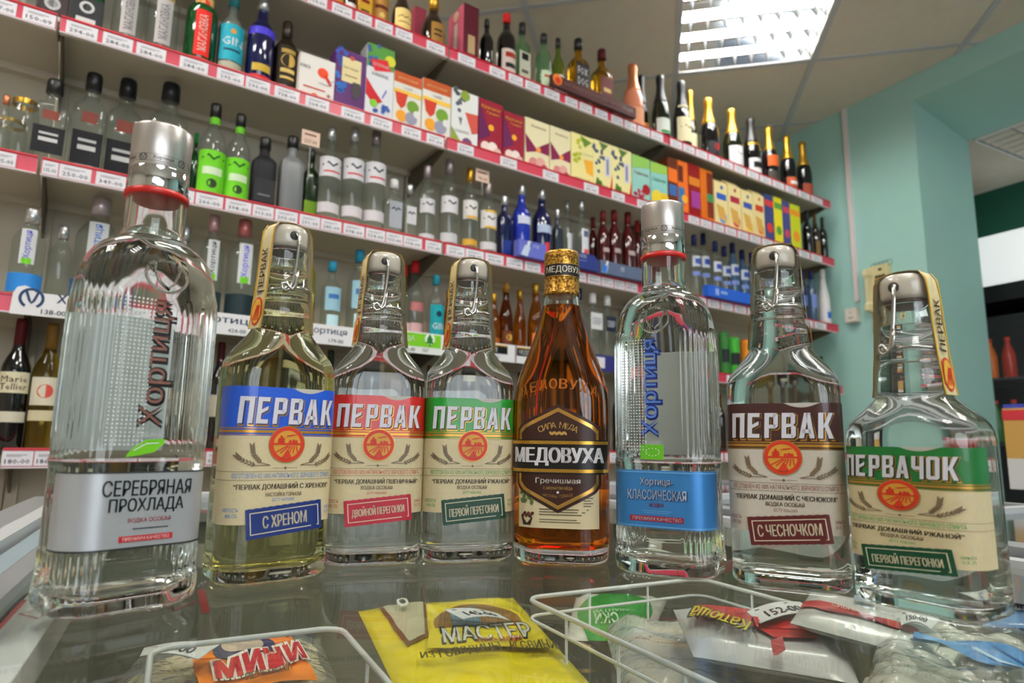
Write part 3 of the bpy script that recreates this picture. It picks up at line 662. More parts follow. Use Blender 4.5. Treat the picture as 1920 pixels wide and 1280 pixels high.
# cartons of wine and juice: front drawn in unit coordinates (0..1 wide, 0..1 tall)
def carton(shelf, x0, x1, ytop, base, art, desc, off=0.012, depth=0.06, name='wine_carton', cat='carton', gable=False, side=None):
    z0 = SHELF_Z[shelf]; a, b = s_of(x0, off, z0 + 0.09), s_of(x1, off, z0 + 0.09); W = b - a - 0.0015; c = (a + b) / 2
    P = sp(c, off, z0); H_ = z_of(P, ytop) - z0
    t = empty(name, P, ROTS); tag(t, desc + ' on the ' + SHTXT[shelf], cat, 'wine and juice cartons')
    mb = MB(); e = 0.0012
    if gable:
        mb.box(-W / 2, 0, 0, W / 2, depth, H_ * .86); mb.build('body', C(base), t)
        g = MB(); g.add([(-W / 2, 0, H_ * .86), (W / 2, 0, H_ * .86), (W / 2, depth, H_ * .86), (-W / 2, depth, H_ * .86), (-W / 2, depth * .45, H_ * .97), (W / 2, depth * .45, H_ * .97), (W / 2, depth * .55, H_ * .97), (-W / 2, depth * .55, H_ * .97)], [(0, 1, 5, 4), (1, 2, 6, 5), (2, 3, 7, 6), (3, 0, 4, 7), (4, 5, 6, 7)]); g.build('gable_top', C(base), t)
    else:
        mb.loft([[(-W / 2 + i, i, z), (W / 2 - i, i, z), (W / 2 - i, depth - i, z), (-W / 2 + i, depth - i, z)] for z, i in ((0, e), (e, 0), (H_ - e, 0), (H_, e))], 0, True, True, False)
        mb.build('body', C(base), t)
        f = MB(); f.add([(-W / 2 + e, depth * .38, H_), (W / 2 - e, depth * .38, H_), (W / 2 - e, depth * .5, H_ + 0.004), (-W / 2 + e, depth * .5, H_ + 0.004)], [(0, 1, 2, 3)]); f.build('seal_flap', C(base), t)
    cols = []; pm = MB(); k = 0
    Hf = H_ * (.86 if gable else 1)
    for op in art:
        c_ = op[-1]
        if c_ not in cols: cols.append(c_)
        mi = cols.index(c_); k += 1; y = -0.0004 - 0.0002 * k
        fn = lambda u, v: ((u - .5) * W * .99, y, v * Hf)
        if len(art) <= 3 and op[0] in 'rd':      # a few separate patches: a part each
            q = MB(); rect(q, fn, *op[1:5]) if op[0] == 'r' else disc(q, fn, op[1], op[2], op[3], 0, 16, op[3] * W / Hf)
            q.build('print_patch', C(c_), t); continue
        if op[0] == 'r': rect(pm, fn, op[1], op[2], op[3], op[4], mi)
        elif op[0] == 'p': pm.poly(op[1], fn, mi)
        elif op[0] == 'd': disc(pm, fn, op[1], op[2], op[3], mi, 16, op[3] * W / Hf * (op[4] if len(op) > 5 else 1))
        elif op[0] == 'g':                      # bunch of grapes
            rr = random.Random(int(op[1] * 100) + k)
            for q in range(14):
                v = rr.random(); disc(pm, fn, op[1] + (rr.random() - .5) * op[3] * (1.1 - .7 * v), op[2] + op[4] * (.5 - v), .075, mi, 10, .075 * W / Hf)
        elif op[0] == 't': text(pm, op[1], fn, op[2], op[3], op[4], op[5], mi, 0.01, 1, rot=0)
        elif op[0] == 's': stroke(pm, fn, op[1], op[2], mi)
        elif op[0] == 'w':                      # a wine glass
            cx, cz, s_, = op[1], op[2], op[3]; q = s_ * W / Hf
            pm.poly([(cx - .12 * s_, cz + .55 * q), (cx - .17 * s_, cz + .25 * q), (cx - .08 * s_, cz), (cx + .08 * s_, cz), (cx + .17 * s_, cz + .25 * q), (cx + .12 * s_, cz + .55 * q)][::-1], fn, mi)
            rect(pm, fn, cx - .012, cz - .4 * q, cx + .012, cz, mi); rect(pm, fn, cx - .1 * s_, cz - .43 * q, cx + .1 * s_, cz - .4 * q, mi)
    if pm.f: o = pm.build('front_print', [C(c) for c in cols], t); o['kind'] = 'stuff'
    return t
OR = (226, 110, 40); PUR = (88, 46, 104); LB = (60, 90, 160); GRN = (110, 150, 50); MAR = (140, 26, 48); YEL = (232, 200, 60); GRY = (110, 116, 122); RED = (206, 36, 36)
tea = [('r', 0, .8, 1, 1, (186, 84, 40)), ('t', 'ФРУКТОВЫЙ', .5, .9, .7, .05, (236, 210, 150)), ('r', 0, .6, 1, .68, (236, 190, 80)), ('p', [(.05, .62), (.5, .62), (.42, .4), (.28, .33), (.12, .42)][::-1], (196, 60, 40)), ('d', .7, .42, .22, GRN), ('d', .3, .2, .2, (232, 160, 50)), ('d', .65, .2, .22, (150, 150, 170)), ('d', .85, .3, .13, (226, 226, 220)), ('t', 'чай', .5, .73, .3, .05, (150, 150, 170))]
red_art = [('p', [(0, .9), (.5, .35), (0, .2)][::-1], (96, 30, 80)), ('t', 'Красное', .5, .86, .8, .08, (236, 190, 60)), ('t', 'Гранат', .6, .77, .55, .06, (236, 190, 60)), ('d', .52, .5, .12, (236, 170, 50)), ('d', .3, .12, .2, (232, 214, 204)), ('d', .6, .14, .2, (236, 222, 214)), ('d', .8, .07, .16, (216, 186, 176))]
cream_art = [('t', 'Изабелла', .55, .86, .6, .05, (110, 80, 50)), ('p', [(0, .66), (.45, .42), (1, .62), (1, .34), (.5, .36), (.05, .28)][::-1], (120, 26, 70)), ('d', .55, .4, .1, (236, 150, 60)), ('d', .35, .1, .2, (206, 130, 130)), ('d', .65, .14, .2, (214, 160, 150)), ('d', .8, .05, .14, (160, 60, 80))]
gg = [('g', .25, .66, .5, .5, (186, 190, 60)), ('p', [(.4, .98), (.95, .9), (.6, .75)][::-1], (96, 130, 40)), ('p', [(.55, .5), (1, .52), (1, .2), (.7, .24)][::-1], (236, 170, 50)), ('t', 'МУСКАТ', .5, .07, .7, .06, (60, 90, 40)), ('r', .5, .6, 1, .63, (206, 196, 150))]
dg = [('g', .3, .6, .6, .55, (70, 80, 110)), ('p', [(.3, .98), (.8, .96), (.5, .8)][::-1], (80, 110, 50)), ('r', .62, .3, .88, .72, (206, 206, 216)), ('r', .7, .34, .8, .66, (120, 110, 160)), ('p', [(.85, 0), (1, 0), (1, .4)], RED), ('t', 'КАБЕРНЕ', .45, .07, .7, .06, (120, 90, 40)), ('g', .3, .12, .4, .14, (90, 130, 50))]
CART = [
 (562, 628, 107, (228, 222, 216), [('d', .66, .66, .16, (226, 76, 40)), ('s', [(.72, .62), (.84, .5), (.9, .42)], .09, (190, 50, 30)), ('t', 'АЛИСА', .14, .7, .3, .08, (90, 60, 80)), ('s', [(.55, .42), (.8, .4), (.97, .55)], .02, (150, 150, 160)), ('r', .12, .24, .75, .27, (196, 60, 50)), ('d', .45, .06, .12, (216, 90, 50)), ('d', .85, .17, .05, (140, 90, 90))], 'white wine box with an orange bird'),
 (628, 685, 97, PUR, [('g', .2, .85, .4, .3, (60, 90, 180)), ('g', .2, .45, .4, .35, (50, 110, 190)), ('r', .2, .46, .84, .87, (226, 210, 160)), ('d', .52, .88, .08, (190, 80, 60)), ('t', 'Бастардо', .5, .7, .5, .05, (110, 80, 50)), ('r', .3, .56, .72, .58, (150, 120, 80)), ('w', .7, .22, 1.0, (70, 62, 66))], 'purple wine box with cream label and wine glass'),
 (685, 737, 88, (222, 222, 226), [('p', [(0, 1), (1, 1), (1, .7), (.5, .74), (0, .68)][::-1], (80, 140, 60)), ('g', .2, .85, .4, .3, (60, 90, 150)), ('d', .85, .84, .2, (210, 210, 60)), ('p', [(.1, .78), (.75, .84), (.9, .7), (.3, .64)][::-1], (206, 40, 50)), ('t', 'ДОБРЫЙ', .5, .74, .6, .06, (240, 230, 230)), ('t', 'КАБЕРНЕ', .5, .6, .6, .04, (110, 110, 130)), ('p', [(0, .52), (.25, .4), (.62, .25), (.3, .18), (0, .3)][::-1], (190, 30, 40)), ('g', .55, .1, .9, .22, (70, 100, 170)), ('d', .3, .2, .14, (120, 190, 50)), ('s', [(.6, .3), (.75, .42)], .04, (120, 120, 190))], 'tall wine carton with grapes, red banner and splash'),
 (737, 790, 140, (228, 224, 214), tea, 'white and brown fruit tea box, first of two'),
 (791, 845, 154, (228, 224, 214), tea, 'white and brown fruit tea box, second of two'),
 (846, 896, 172, (226, 226, 224), [('g', .3, .8, .4, .4, (90, 96, 104)), ('d', .5, .92, .18, (130, 150, 60)), ('p', [(.5, .62), (1, .64), (1, .3), (.78, .26)][::-1], (196, 84, 70)), ('p', [(.25, .5), (.4, .5), (.35, .35)][::-1], GRY), ('t', 'КАБЕРНЕ', .4, .25, .5, .05, (150, 150, 150)), ('p', [(0, .3), (.3, .1), (.6, 0), (0, 0)][::-1], (130, 150, 60)), ('d', .6, .06, .2, (110, 70, 110))], 'white wine carton with grey grapes and rosé glass'),
 (897, 942, 190, MAR, red_art, 'crimson wine carton with golden script, first of two'),
 (943, 983, 213, MAR, red_art, 'crimson wine carton with golden script, second of two'),
 (984, 1030, 226, (226, 216, 176), cream_art, 'cream wine carton with maroon drapery, first of two'),
 (1031, 1070, 241, (226, 216, 176), cream_art, 'cream wine carton with maroon drapery, second of two'),
 (1071, 1112, 253, (232, 220, 150), gg, 'yellow wine carton with a bunch of green grapes'),
 (1112, 1148, 266, (232, 222, 160), dg, 'pale yellow wine carton with dark grapes, first of two'),
 (1148, 1184, 279, (232, 222, 160), dg, 'pale yellow wine carton with dark grapes, second of two'),
 (1185, 1219, 294, (150, 200, 190), [('p', [(0, 1), (1, 1), (1, .8), (0, .7)][::-1], (140, 190, 90)), ('t', 'Садочок', .5, .62, .8, .1, (140, 40, 70)), ('g', .4, .12, .7, .24, (190, 60, 90)), ('d', .78, .3, .22, (150, 30, 40))], 'turquoise juice carton with red fruit'),
 (1220, 1252, 307, (140, 196, 190), [('p', [(0, 1), (1, 1), (1, .8), (0, .75)][::-1], (150, 190, 80)), ('t', 'Садочок', .5, .62, .8, .1, (60, 120, 60)), ('d', .35, .2, .34, (232, 206, 60)), ('d', .8, .24, .24, (226, 190, 50))], 'turquoise juice carton with yellow fruit'),
]
for a in CART: carton('B', *a)
TALL = [
 (1253, 1271, 296, (96, 44, 26), [('r', 0, .55, 1, .8, OR), ('r', .1, .3, .9, .5, (60, 100, 160))], 'dark brown tall juice carton with an orange panel'),
 (1272, 1291, 302, OR, [('r', 0, .6, .5, .9, (90, 40, 30)), ('r', 0, .2, .6, .5, (50, 110, 160)), ('d', .6, .3, .3, (236, 170, 50))], 'orange tall juice carton with a blue patch'),
 (1292, 1313, 308, (130, 26, 26), [('r', .2, .2, 1, .5, (150, 60, 140)), ('r', 0, .6, 1, .75, (206, 120, 40))], 'dark red tall juice carton'),
 (1314, 1338, 318, (206, 104, 30), [('r', .5, .1, 1, .95, (110, 44, 26)), ('r', .5, .4, 1, .55, (60, 130, 80))], 'orange and brown tall juice carton'),
]
for a in TALL: carton('B', *a)
for k, (x0, x1, y, c2) in enumerate(((1340, 1365, 330, (50, 90, 170)), (1366, 1390, 335, (150, 40, 60)), (1391, 1413, 348, (60, 80, 150)), (1414, 1434, 352, (190, 60, 40)))):
    carton('B', x0, x1, y, (226, 208, 150), [('r', .15, .62, .9, .76, c2), ('d', .6, .22, .3, [(60, 150, 220), (200, 40, 90), (226, 190, 60), (226, 90, 40)][k]), ('p', [(.1, .5), (.7, .45), (.9, .1), (.3, .2)][::-1], (206, 160, 80)), ('d', .55, .9, .1, c2)], 'cream gable-top juice carton, %s of four' % ordinal(k), gable=True, name='juice_carton')
for k, (x0, x1, y, c1, c2, nm) in enumerate(((1435, 1452, 365, (60, 70, 120), (206, 60, 60), 'blue and red'), (1453, 1468, 370, (226, 214, 40), (90, 150, 60), 'bright yellow'), (1469, 1483, 378, (70, 70, 130), (200, 70, 90), 'violet and pink'), (1484, 1502, 384, (206, 212, 40), (230, 150, 40), 'lime yellow'))):
    carton('B', x0, x1, y, c1, [('d', .5, .3, .35, c2), ('r', 0, .75, 1, .88, c2)], nm + ' narrow juice carton', name='juice_carton')
# gift boxes
g = carton('A', 869, 897, 10, (84, 26, 38), [('r', .30, .12, .78, .45, (176, 150, 110))], 'burgundy gift box with a pink gilded side', depth=0.11, name='gift_box', cat='box')
b_ = [c for c in g.children if c.name.startswith('body')][0]; x0 = min(v.co.x for v in b_.data.vertices); h_ = max(v.co.z for v in b_.data.vertices)
MB().box(x0 - 0.0008, 0.002, 0.002, x0, 0.108, h_ - 0.002).build('side_panel', C((206, 96, 120)), g)
sd = lambda u, z: (x0 - 0.0014, 0.055 - u, z)
mb = MB(); disc(mb, sd, 0, h_ * .88, .018, 0, 18); mb.build('gilt_seal', mat((240, 214, 180), .3), g)
mb = MB(); rect(mb, sd, -.012, h_ * .1, .012, h_ * .74); mb.build('gilt_panel', mat((240, 226, 206), .3), g)
carton('A', 775, 797, 14, (150, 60, 76), [], 'dull crimson gift box behind the cognac bottle', off=0.18, depth=0.06, name='gift_box', cat='box')
# long brown display box in front of the whiskies
def panel(name, shelf, x0, x1, z0, z1, colr, art, desc, off=-0.012, th=0.006, cat='sign', tilt=0.0, top=None):
    zz = SHELF_Z[shelf]; a, b = s_of(x0, off, zz), s_of(x1, off, zz); W = b - a; P = sp((a + b) / 2, off, zz + z0)
    t = empty(name, P, ROTS); tag(t, desc, cat)
    h = z1 - z0; mb = MB()
    prof = top or [(-W / 2, 0), (W / 2, 0), (W / 2, h), (-W / 2, h)]
    if top: prof = [(u * W - W / 2, v * h) for u, v in top]
    n = len(prof); mb.add([(x, -th, z) for x, z in prof] + [(x, 0, z) for x, z in prof], [tuple(range(n)), tuple(range(n, 2 * n))[::-1]] + [(i, i + n, (i + 1) % n + n, (i + 1) % n)[::-1] for i in range(n)][::1])
    mb.build('board', C(colr), t)
    if art:
        cols = []; pm = MB(); k = 0
        for op in art:
            c_ = op[-1]
            if c_ not in cols: cols.append(c_)
            mi = cols.index(c_); k += 1; y = -th - 0.0004 - 0.0002 * k
            fn = lambda u, v: (u * h - W / 2, y, v * h)      # units of the panel's height
            if op[0] == 't': text(pm, op[1], fn, op[2], op[3], op[4], op[5], mi, op[6] if len(op) > 7 else 0.012, 2)
            elif op[0] == 'r': rect(pm, fn, op[1], op[2], op[3], op[4], mi)
            elif op[0] == 'd': disc(pm, fn, op[1], op[2], op[3], mi, 18)
            elif op[0] == 'a': annulus(pm, fn, op[1], op[2], op[3], op[4], mi, 24, op[5], op[6])
            elif op[0] == 's': stroke(pm, fn, op[1], op[2], mi)
            elif op[0] == 'p': pm.poly(op[1], fn, mi)
        o = pm.build('lettering', [C(c) for c in cols], t); o['kind'] = 'stuff'
    return W / h
panel('display_box', 'A', 1030, 1186, 0.004, 0.048, (74, 40, 40), [('d', .5, .6, .5, (214, 120, 40)), ('d', .55, .5, .3, (190, 50, 30)), ('t', 'ВИТРИНА КОЛЛЕКЦИЯ ВИСКИ', 4.6, .5, 6.6, .4, (150, 110, 100)), ('t', 'АКЦИЯ', 8.6, .5, 1.3, .4, (190, 170, 160))], 'long brown cardboard display strip before the whisky bottles', th=0.02, cat='display box')

# --- third shelf
BLK = [(.12, .42, 50, BK, [('-', .72, .08, (190, 190, 190)), ('-', .5, .14, (200, 200, 200))]), (.5, .6, 26, (120, 60, 50), [])]
APL = [(.06, .48, 72, (108, 196, 40), [('~', .82, .2, (30, 80, 20)), ('-', .5, .18, (206, 226, 190)), ('o', .2, .22, (40, 60, 30))]), (.78, .85, 80, (100, 180, 40), [])]
BEL = [(.46, .66, 75, (212, 210, 214), [('~', .6, .35, (40, 40, 60)), ('-', .25, .08, (200, 60, 70))]), (.10, .2, 75, (206, 200, 204), [])]
row('C', [
 (8, 180, 30, 'vodka', CLEAR, COPPER, [], 'clear bottle with copper cap at the far end'),
 (94, 153, 62, 'square', CLEAR, BLACK, BLK, 'clear square bottle with black cap, first of four'),
 (163, 141, 60, 'square', CLEAR, BLACK, BLK, 'clear square bottle with black cap, second of four', dict(off=0.10)),
 (226, 152, 64, 'square', CLEAR, BLACK, BLK, 'clear square bottle with black cap, third of four'),
 (308, 160, 70, 'square', CLEAR, BLACK, BLK, 'clear square bottle with black cap, fourth of four', dict(off=0.10)),
 (396, 197, 50, 'vodka', CLEAR, BLACK, APL, 'clear bottle with bright green apple label, left of two'),
 (444, 216, 46, 'vodka', CLEAR, BLACK, APL, 'clear bottle with bright green apple label, right of two'),
 (362, 250, 20, 'vodka', BOTGREEN, C((40, 130, 60)), [], 'small green bottle behind the apple vodkas', dict(off=0.16)),
 (493, 260, 46, 'square', C((30, 30, 34)), BLACK, [(.1, .4, 50, (36, 36, 40), [('-', .3, .06, (120, 120, 124))])], 'matt black square bottle'),
 (544, 258, 46, 'square', GREYG, BLACK, [], 'grey frosted square bottle'),
 (580, 282, 30, 'square', mat((20, 40, 14), .15), BLACK, [(.05, .3, 50, (110, 150, 30), [])], 'dark green bottle behind a propped price card', dict(off=0.09)),
 (615, 240, 44, 'vodka', CLEAR, SILVER, BEL, 'clear vodka bottle with wide white label, first of three'),
 (659, 241, 44, 'vodka', CLEAR, SILVER, BEL, 'clear vodka bottle with wide white label, second of three'),
 (700, 247, 44, 'vodka', CLEAR, mat((150, 136, 140), .3, .6), BEL, 'clear vodka bottle with wide white label, third of three'),
 (737, 338, 38, 'square', CLEAR, WHITE, [(.15, .6, 42, (160, 164, 172), [('~', .7, .2, BK)])], 'small clear flask with white cap, left of two'),
 (767, 347, 30, 'square', CLEAR, SILVER, [(.3, .6, 42, (206, 206, 210), [('~', .6, .3, BK)])], 'small clear flask with silver cap, right of two'),
 (799, 312, 33, 'slim', CLEAR, mat((150, 136, 140), .3, .6), [(.38, .56, 75, (206, 204, 208), [('~', .6, .35, BK)]), (.04, .12, 75, (200, 200, 204), [])], 'slender clear vodka bottle, first of the pale-capped pair'),
 (840, 300, 38, 'slim', CLEAR, mat((150, 136, 140), .3, .6), [(.38, .56, 75, (212, 210, 214), [('~', .6, .35, BK)]), (.06, .16, 75, (196, 196, 200), [])], 'slender clear vodka bottle, second of the pale-capped pair'),
 (879, 317, 34, 'slim', CLEAR, GOLD, [(.38, .6, 75, (216, 212, 208), [('~', .6, .3, BK), ('-', .1, .14, (214, 170, 70))]), (.08, .15, 75, (206, 160, 60), [])], 'slender vodka bottle with gold cap'),
 (913, 344, 37, 'slim', CLEAR, mat((160, 150, 146), .3, .6), [(.36, .6, 75, (216, 212, 212), [('~', .55, .3, BK), ('-', .94, .12, (214, 170, 60)), ('-', .06, .12, (214, 170, 60))]), (.08, .18, 75, (206, 204, 208), [])], 'slender vodka bottle with gold-edged label under a price card'),
 (945, 368, 29, 'square', NAVYG, SILVER, [(.1, .3, 40, (30, 50, 130), [])], 'navy square bottle with silver cap'),
 (977, 347, 37, 'vodka', BLUEG, SILVER, [(.48, .58, 55, (200, 206, 226), []), (.08, .2, 50, (60, 90, 190), [('-', .5, .4, WH)])], 'cobalt blue bottle with white lettering'),
 (1015, 355, 39, 'vodka', NAVYG, SILVER, [(.42, .52, 60, (170, 184, 210), []), (.1, .3, 14, (206, 50, 50), [])], 'dark navy bottle with pale band and red stripe'),
 (1045, 392, 20, 'square', mat((40, 48, 60), .12, coat=.4), SILVER, [], 'small smoky square bottle'),
 (1063, 376, 22, 'vodka', CLEAR, SILVER, [(.3, .56, 30, (206, 210, 214), [])], 'clear conical-capped bottle, left of two', dict(off=0.10)),
 (1090, 376, 30, 'vodka', CLEAR, SILVER, [(.2, .6, 36, (206, 208, 212), [('-', .84, .2, (80, 90, 120)), ('-', .2, .3, (200, 80, 80))])], 'clear conical-capped bottle, right of two'),
 (1112, 408, 20, 'slim', REDG, C((96, 20, 22)), [], 'wine-red bottle, first of five', dict(off=0.12)),
 (1131, 396, 24, 'slim', REDG, C((96, 20, 22)), [(.4, .46, 40, (170, 150, 150), [])], 'wine-red bottle, second of five'),
 (1152, 395, 26, 'slim', REDG, C((96, 20, 22)), [(.4, .46, 40, (170, 150, 150), [])], 'wine-red bottle, third of five'),
 (1178, 399, 28, 'slim', REDG, C((96, 20, 22)), [(.4, .46, 40, (170, 150, 150), [])], 'wine-red bottle, fourth of five'),
 (1196, 414, 18, 'slim', REDG, C((150, 30, 30)), [], 'wine-red bottle, fifth of five', dict(off=0.12)),
])
for k, (px, yt) in enumerate(((1303, 441), (1321, 438), (1343, 453), (1360, 462), (1376, 456), (1394, 469), (1412, 474))):
    bottle('C', px, yt, 22, 'slim', CLEAR if k < 4 else mat((60, 84, 110), .1, coat=.4), C((24, 34, 80)), [(.5, .66, 70, (200, 206, 216), [('-', .5, .5, (60, 80, 160))]), (.36, .42, 70, (120, 140, 200), [])], 'blue-capped vodka bottle, %s in the blue and white row' % ordinal(k), off=0.05 + 0.03 * (k % 2), group='blue-capped vodka row')
row('C', [
 (1506, 505, 17, 'slim', NAVYG, C((30, 40, 90)), [(.3, .5, 60, (90, 110, 170), [])], 'blue bottle, first beside the far end'),
 (1523, 508, 19, 'slim', mat((60, 84, 110), .1, coat=.4), C((24, 34, 80)), [(.3, .55, 60, (110, 130, 190), [])], 'blue-grey bottle with dark blue cap at the far end'),
 (1546, 505, 22, 'bell', mat((216, 214, 216), .35), WHITE, [(.08, .3, 60, (206, 210, 220), [('-', .5, .5, (50, 100, 190))])], 'white bottle with blue print nearest the green wall'),
])
for px, yt, wp_, dsc in ((40, 190, 50, 'gold-rimmed glass jar, rear of two'), (16, 228, 58, 'gold-rimmed glass jar, front of two')):
    bottle('C', px, yt, wp_, 'jar', CLEAR, None, [(.92, .99, 175, GOLD, [])], dsc, off=0.14 if yt < 200 else 0.045, cat='jar', group='glass jars')
# price cards propped on the bottles
for px, yt, w_, txt, dsc in ((584, 246, 40, '237-00', 'salmon price card propped above the dark green bottle'), (908, 318, 34, '98-00', 'salmon price card propped on a gold-edged vodka bottle')):
    s = s_of(px, 0.02, SHELF_Z['C'] + 0.2); P = sp(s, 0.035, 0); zt = z_of(sp(s, 0.035, SHELF_Z['C'] + .15), yt); W = w_ * proj(P)[2] / FPX
    t = empty('price_card', (P.x, P.y, zt - 0.045), ROTS); tag(t, dsc, 'price card')
    MB().box(-W / 2, -0.001, 0, W / 2, 0, 0.045).build('card', C((226, 196, 178)), t)
    mb = MB(); text(mb, txt, flat(-0.0014), 0, 0.012, W * .7, 0.011, 0, 0.012, 1); rect(mb, flat(-0.0014), -W * .35, 0.03, W * .3, 0.035); mb.build('lettering', C((120, 70, 60)), t)
    if yt < 300: MB().box(-0.0015, 0.0, -0.10, 0.0015, 0.002, 0.0).build('holder_rod', C((150, 150, 150)), t)
    else: MB().box(-0.0015, 0.0, -0.04, 0.0015, 0.002, 0.0).build('holder_rod', C((150, 150, 150)), t)
# blue promotional trays with a bottle motif
def motif(x, lean): return [('p', [(x, .05), (x + .5, .0), (x + .72, .62), (x + .3, .7)], (190, 206, 226)), ('p', [(x + .42, .66), (x + .62, .62), (x + .74, .98), (x + .54, 1.02)], (216, 220, 226))]
panel('promo_tray', 'C', 963, 1014, 0.004, 0.060, (96, 104, 186), motif(.15, 1) + [('t', 'ГО', 1.3, .72, .4, .2, (230, 230, 236))], 'pale blue promotional tray before the cobalt bottles', off=-0.004, th=0.03, cat='tray')
panel('promo_tray', 'C', 1058, 1112, 0.004, 0.062, (44, 56, 120), [('t', 'МОРОЗОВ', .75, .8, 1.2, .22, (226, 230, 238)), ('r', .1, .5, 1.4, .53, (140, 160, 210))], 'navy promotional tray with white capital letters', off=-0.004, th=0.03, cat='tray', top=[(0, 0), (1, 0), (1, .62), (.85, 1), (.12, 1)])
panel('promo_tray', 'C', 1116, 1202, 0.004, 0.052, (88, 100, 126), motif(.1, 1) + [('p', [(.12, .1), (.55, .02), (.72, .6), (.35, .68)], (50, 110, 200)), ('t', 'М', 2.3, .6, .3, .4, (230, 232, 236))], 'grey-blue promotional tray before the wine-red bottles', off=-0.004, th=0.03, cat='tray')
panel('promo_tray', 'C', 1318, 1404, 0.004, 0.052, (44, 96, 200), [('r', 1.0, .2, 1.15, .8, (190, 206, 236)), ('r', 1.25, .2, 1.4, .8, (190, 206, 236)), ('r', 1.7, .4, 2.6, .65, (150, 180, 230))], 'bright blue promotional tray before the blue-capped vodkas', off=-0.004, th=0.03, cat='tray')

# --- fourth shelf
KH = lambda c, b: [(.36, .74, 26, (206, 208, 210), [('|Хортиця', .55, .7, c), ('-', .08, .16, (110, 190, 40))]), (.06, .26, 80, b, [])]
BLU = [(.3, .62, 50, (150, 190, 206), [('-', .6, .2, (60, 110, 170))]), (.03, .24, 34, (190, 226, 234), [])]
row('D', [
 (52, 393, 56, 'slim', CLEAR, SILVER, KH((90, 90, 200), (50, 130, 206)), 'small clear vodka bottle with blue base label at the far end', dict(off=0.04)),
 (176, 372, 74, 'slim', CLEAR, mat((190, 176, 180), .3, .5), KH((60, 120, 206), (90, 130, 190)), 'larger clear vodka bottle standing deep behind', dict(off=0.12)),
 (392, 405, 46, 'slim', CLEAR, mat((190, 150, 150), .3, .5), KH((60, 50, 46), (40, 60, 66)), 'small clear vodka bottle with grey upright lettering'),
 (451, 414, 56, 'slim', CLEAR, mat((190, 110, 110), .3, .5), KH((90, 70, 230), (30, 46, 50)), 'small clear vodka bottle with violet upright lettering'),
 (573, 452, 36, 'vodka', glass((226, 232, 150)), C((176, 180, 40)), [(.12, .4, 36, (214, 214, 110), [])], 'lemon-tinted bottle with yellow-green cap'),
 (620, 491, 40, 'vodka', CLEAR, C((40, 130, 160)), BLU, 'clear bottle with turquoise cap, first of two'),
 (670, 470, 44, 'vodka', CLEAR, C((40, 130, 160)), BLU, 'clear bottle with turquoise cap, second of two'),
 (754, 498, 36, 'vodka', CLEAR, C((200, 40, 44)), [(.06, .26, 40, (226, 190, 190), [])], 'clear bottle with red cap, left of two', dict(off=0.11)),
 (775, 490, 40, 'vodka', CLEAR, C((200, 40, 44)), [(.06, .26, 40, (230, 186, 186), []), (.4, .5, 50, (190, 120, 120), [])], 'clear bottle with red cap, right of two'),
 (816, 517, 34, 'vodka', CLEAR, C((30, 130, 150)), [(.12, .56, 60, (30, 150, 160), [('GIN', .3, .2, WH), ('o', .7, .2, (20, 50, 60))])], 'gin bottle with teal arched label'),
 (840, 545, 20, 'bell', AMBER, GOLD, [], 'amber mead bottle, first of the group', dict(off=0.11)),
 (925, 551, 28, 'bell', AMBER, GOLD, [(.04, .22, 60, (150, 80, 30), [])], 'amber mead bottle, second of the group'),
 (948, 531, 30, 'bell', DAMBER, C((130, 90, 30)), [(.06, .3, 60, (96, 50, 26), [('o', .6, .4, (206, 160, 70))])], 'amber mead bottle with brown cap, third of the group'),
 (974, 543, 26, 'bell', AMBER, GOLD, [], 'amber mead bottle, fourth of the group', dict(off=0.1)),
 (1004, 532, 32, 'bell', AMBER, GOLD, [(.06, .3, 60, (206, 110, 50), [('-', .7, .2, (110, 160, 60))])], 'amber mead bottle with orange label, fifth of the group'),
 (1086, 541, 26, 'slim', CLEAR, C((34, 44, 96)), [(.05, .5, 60, (96, 90, 190), [('o', .7, .3, (190, 190, 226))])], 'clear bottle with violet-blue label and navy cap'),
 (1111, 550, 32, 'square', CLEAR, WHITE, [(.46, .7, 60, (214, 214, 216), [('СЕВЕР', .5, .4, (110, 116, 130))])], 'square clear bottle with white label and white cap'),
 (1139, 555, 28, 'square', CLEAR, WHITE, [(.46, .68, 60, (40, 44, 60), [('СЕВЕР', .5, .4, (206, 210, 220))])], 'square clear bottle with dark label and white cap'),
 (1358, 622, 20, 'can', C((60, 120, 60)), SILVER, [(.3, .6, 80, (40, 44, 50), [])], 'green and black drink can, first in the row', dict(cat='can')),
 (1376, 633, 22, 'can', C((70, 170, 60)), C((60, 190, 70)), [(.3, .6, 80, (40, 44, 50), [])], 'bright green drink can', dict(cat='can')),
 (1401, 637, 26, 'can', C((226, 140, 40)), C((226, 60, 40)), [(.1, .5, 80, (220, 176, 50), [])], 'orange drink can with red rim', dict(cat='can')),
 (1420, 641, 16, 'can', C((200, 50, 60)), C((200, 60, 60)), [], 'crimson drink can', dict(cat='can')),
 (1540, 668, 18, 'wine', BLACKG, BLACK, [(.3, .5, 60, (206, 204, 200), [])], 'black bottle with small white label nearest the wall'),
])
emb = [('a', .55, .62, .26, .33, R(-30), R(210)), ('a', .55, .35, .16, .2, R(20), R(160))]
NV = (40, 60, 96)
EM = [('a', .55, .58, .27, .36, R(-60), R(240), NV), ('s', [(.38, .85), (.5, .5), (.56, .42), (.62, .5), (.74, .85)], .08, NV)]
panel('shelf_sign', 'D', 22, 134, -0.042, 0.022, (226, 224, 226), EM + [('t', 'Хортиця', 2.15, .62, 1.8, .4, NV), ('t', '138-00', 1.2, .16, .7, .16, (70, 70, 80))], 'white shelf-edge sign with round emblem at the far end', top=[(0, 0), (1, 0), (1, .8), (.38, .8), (.32, .93), (.2, 1), (.08, .93), (.02, .7)])
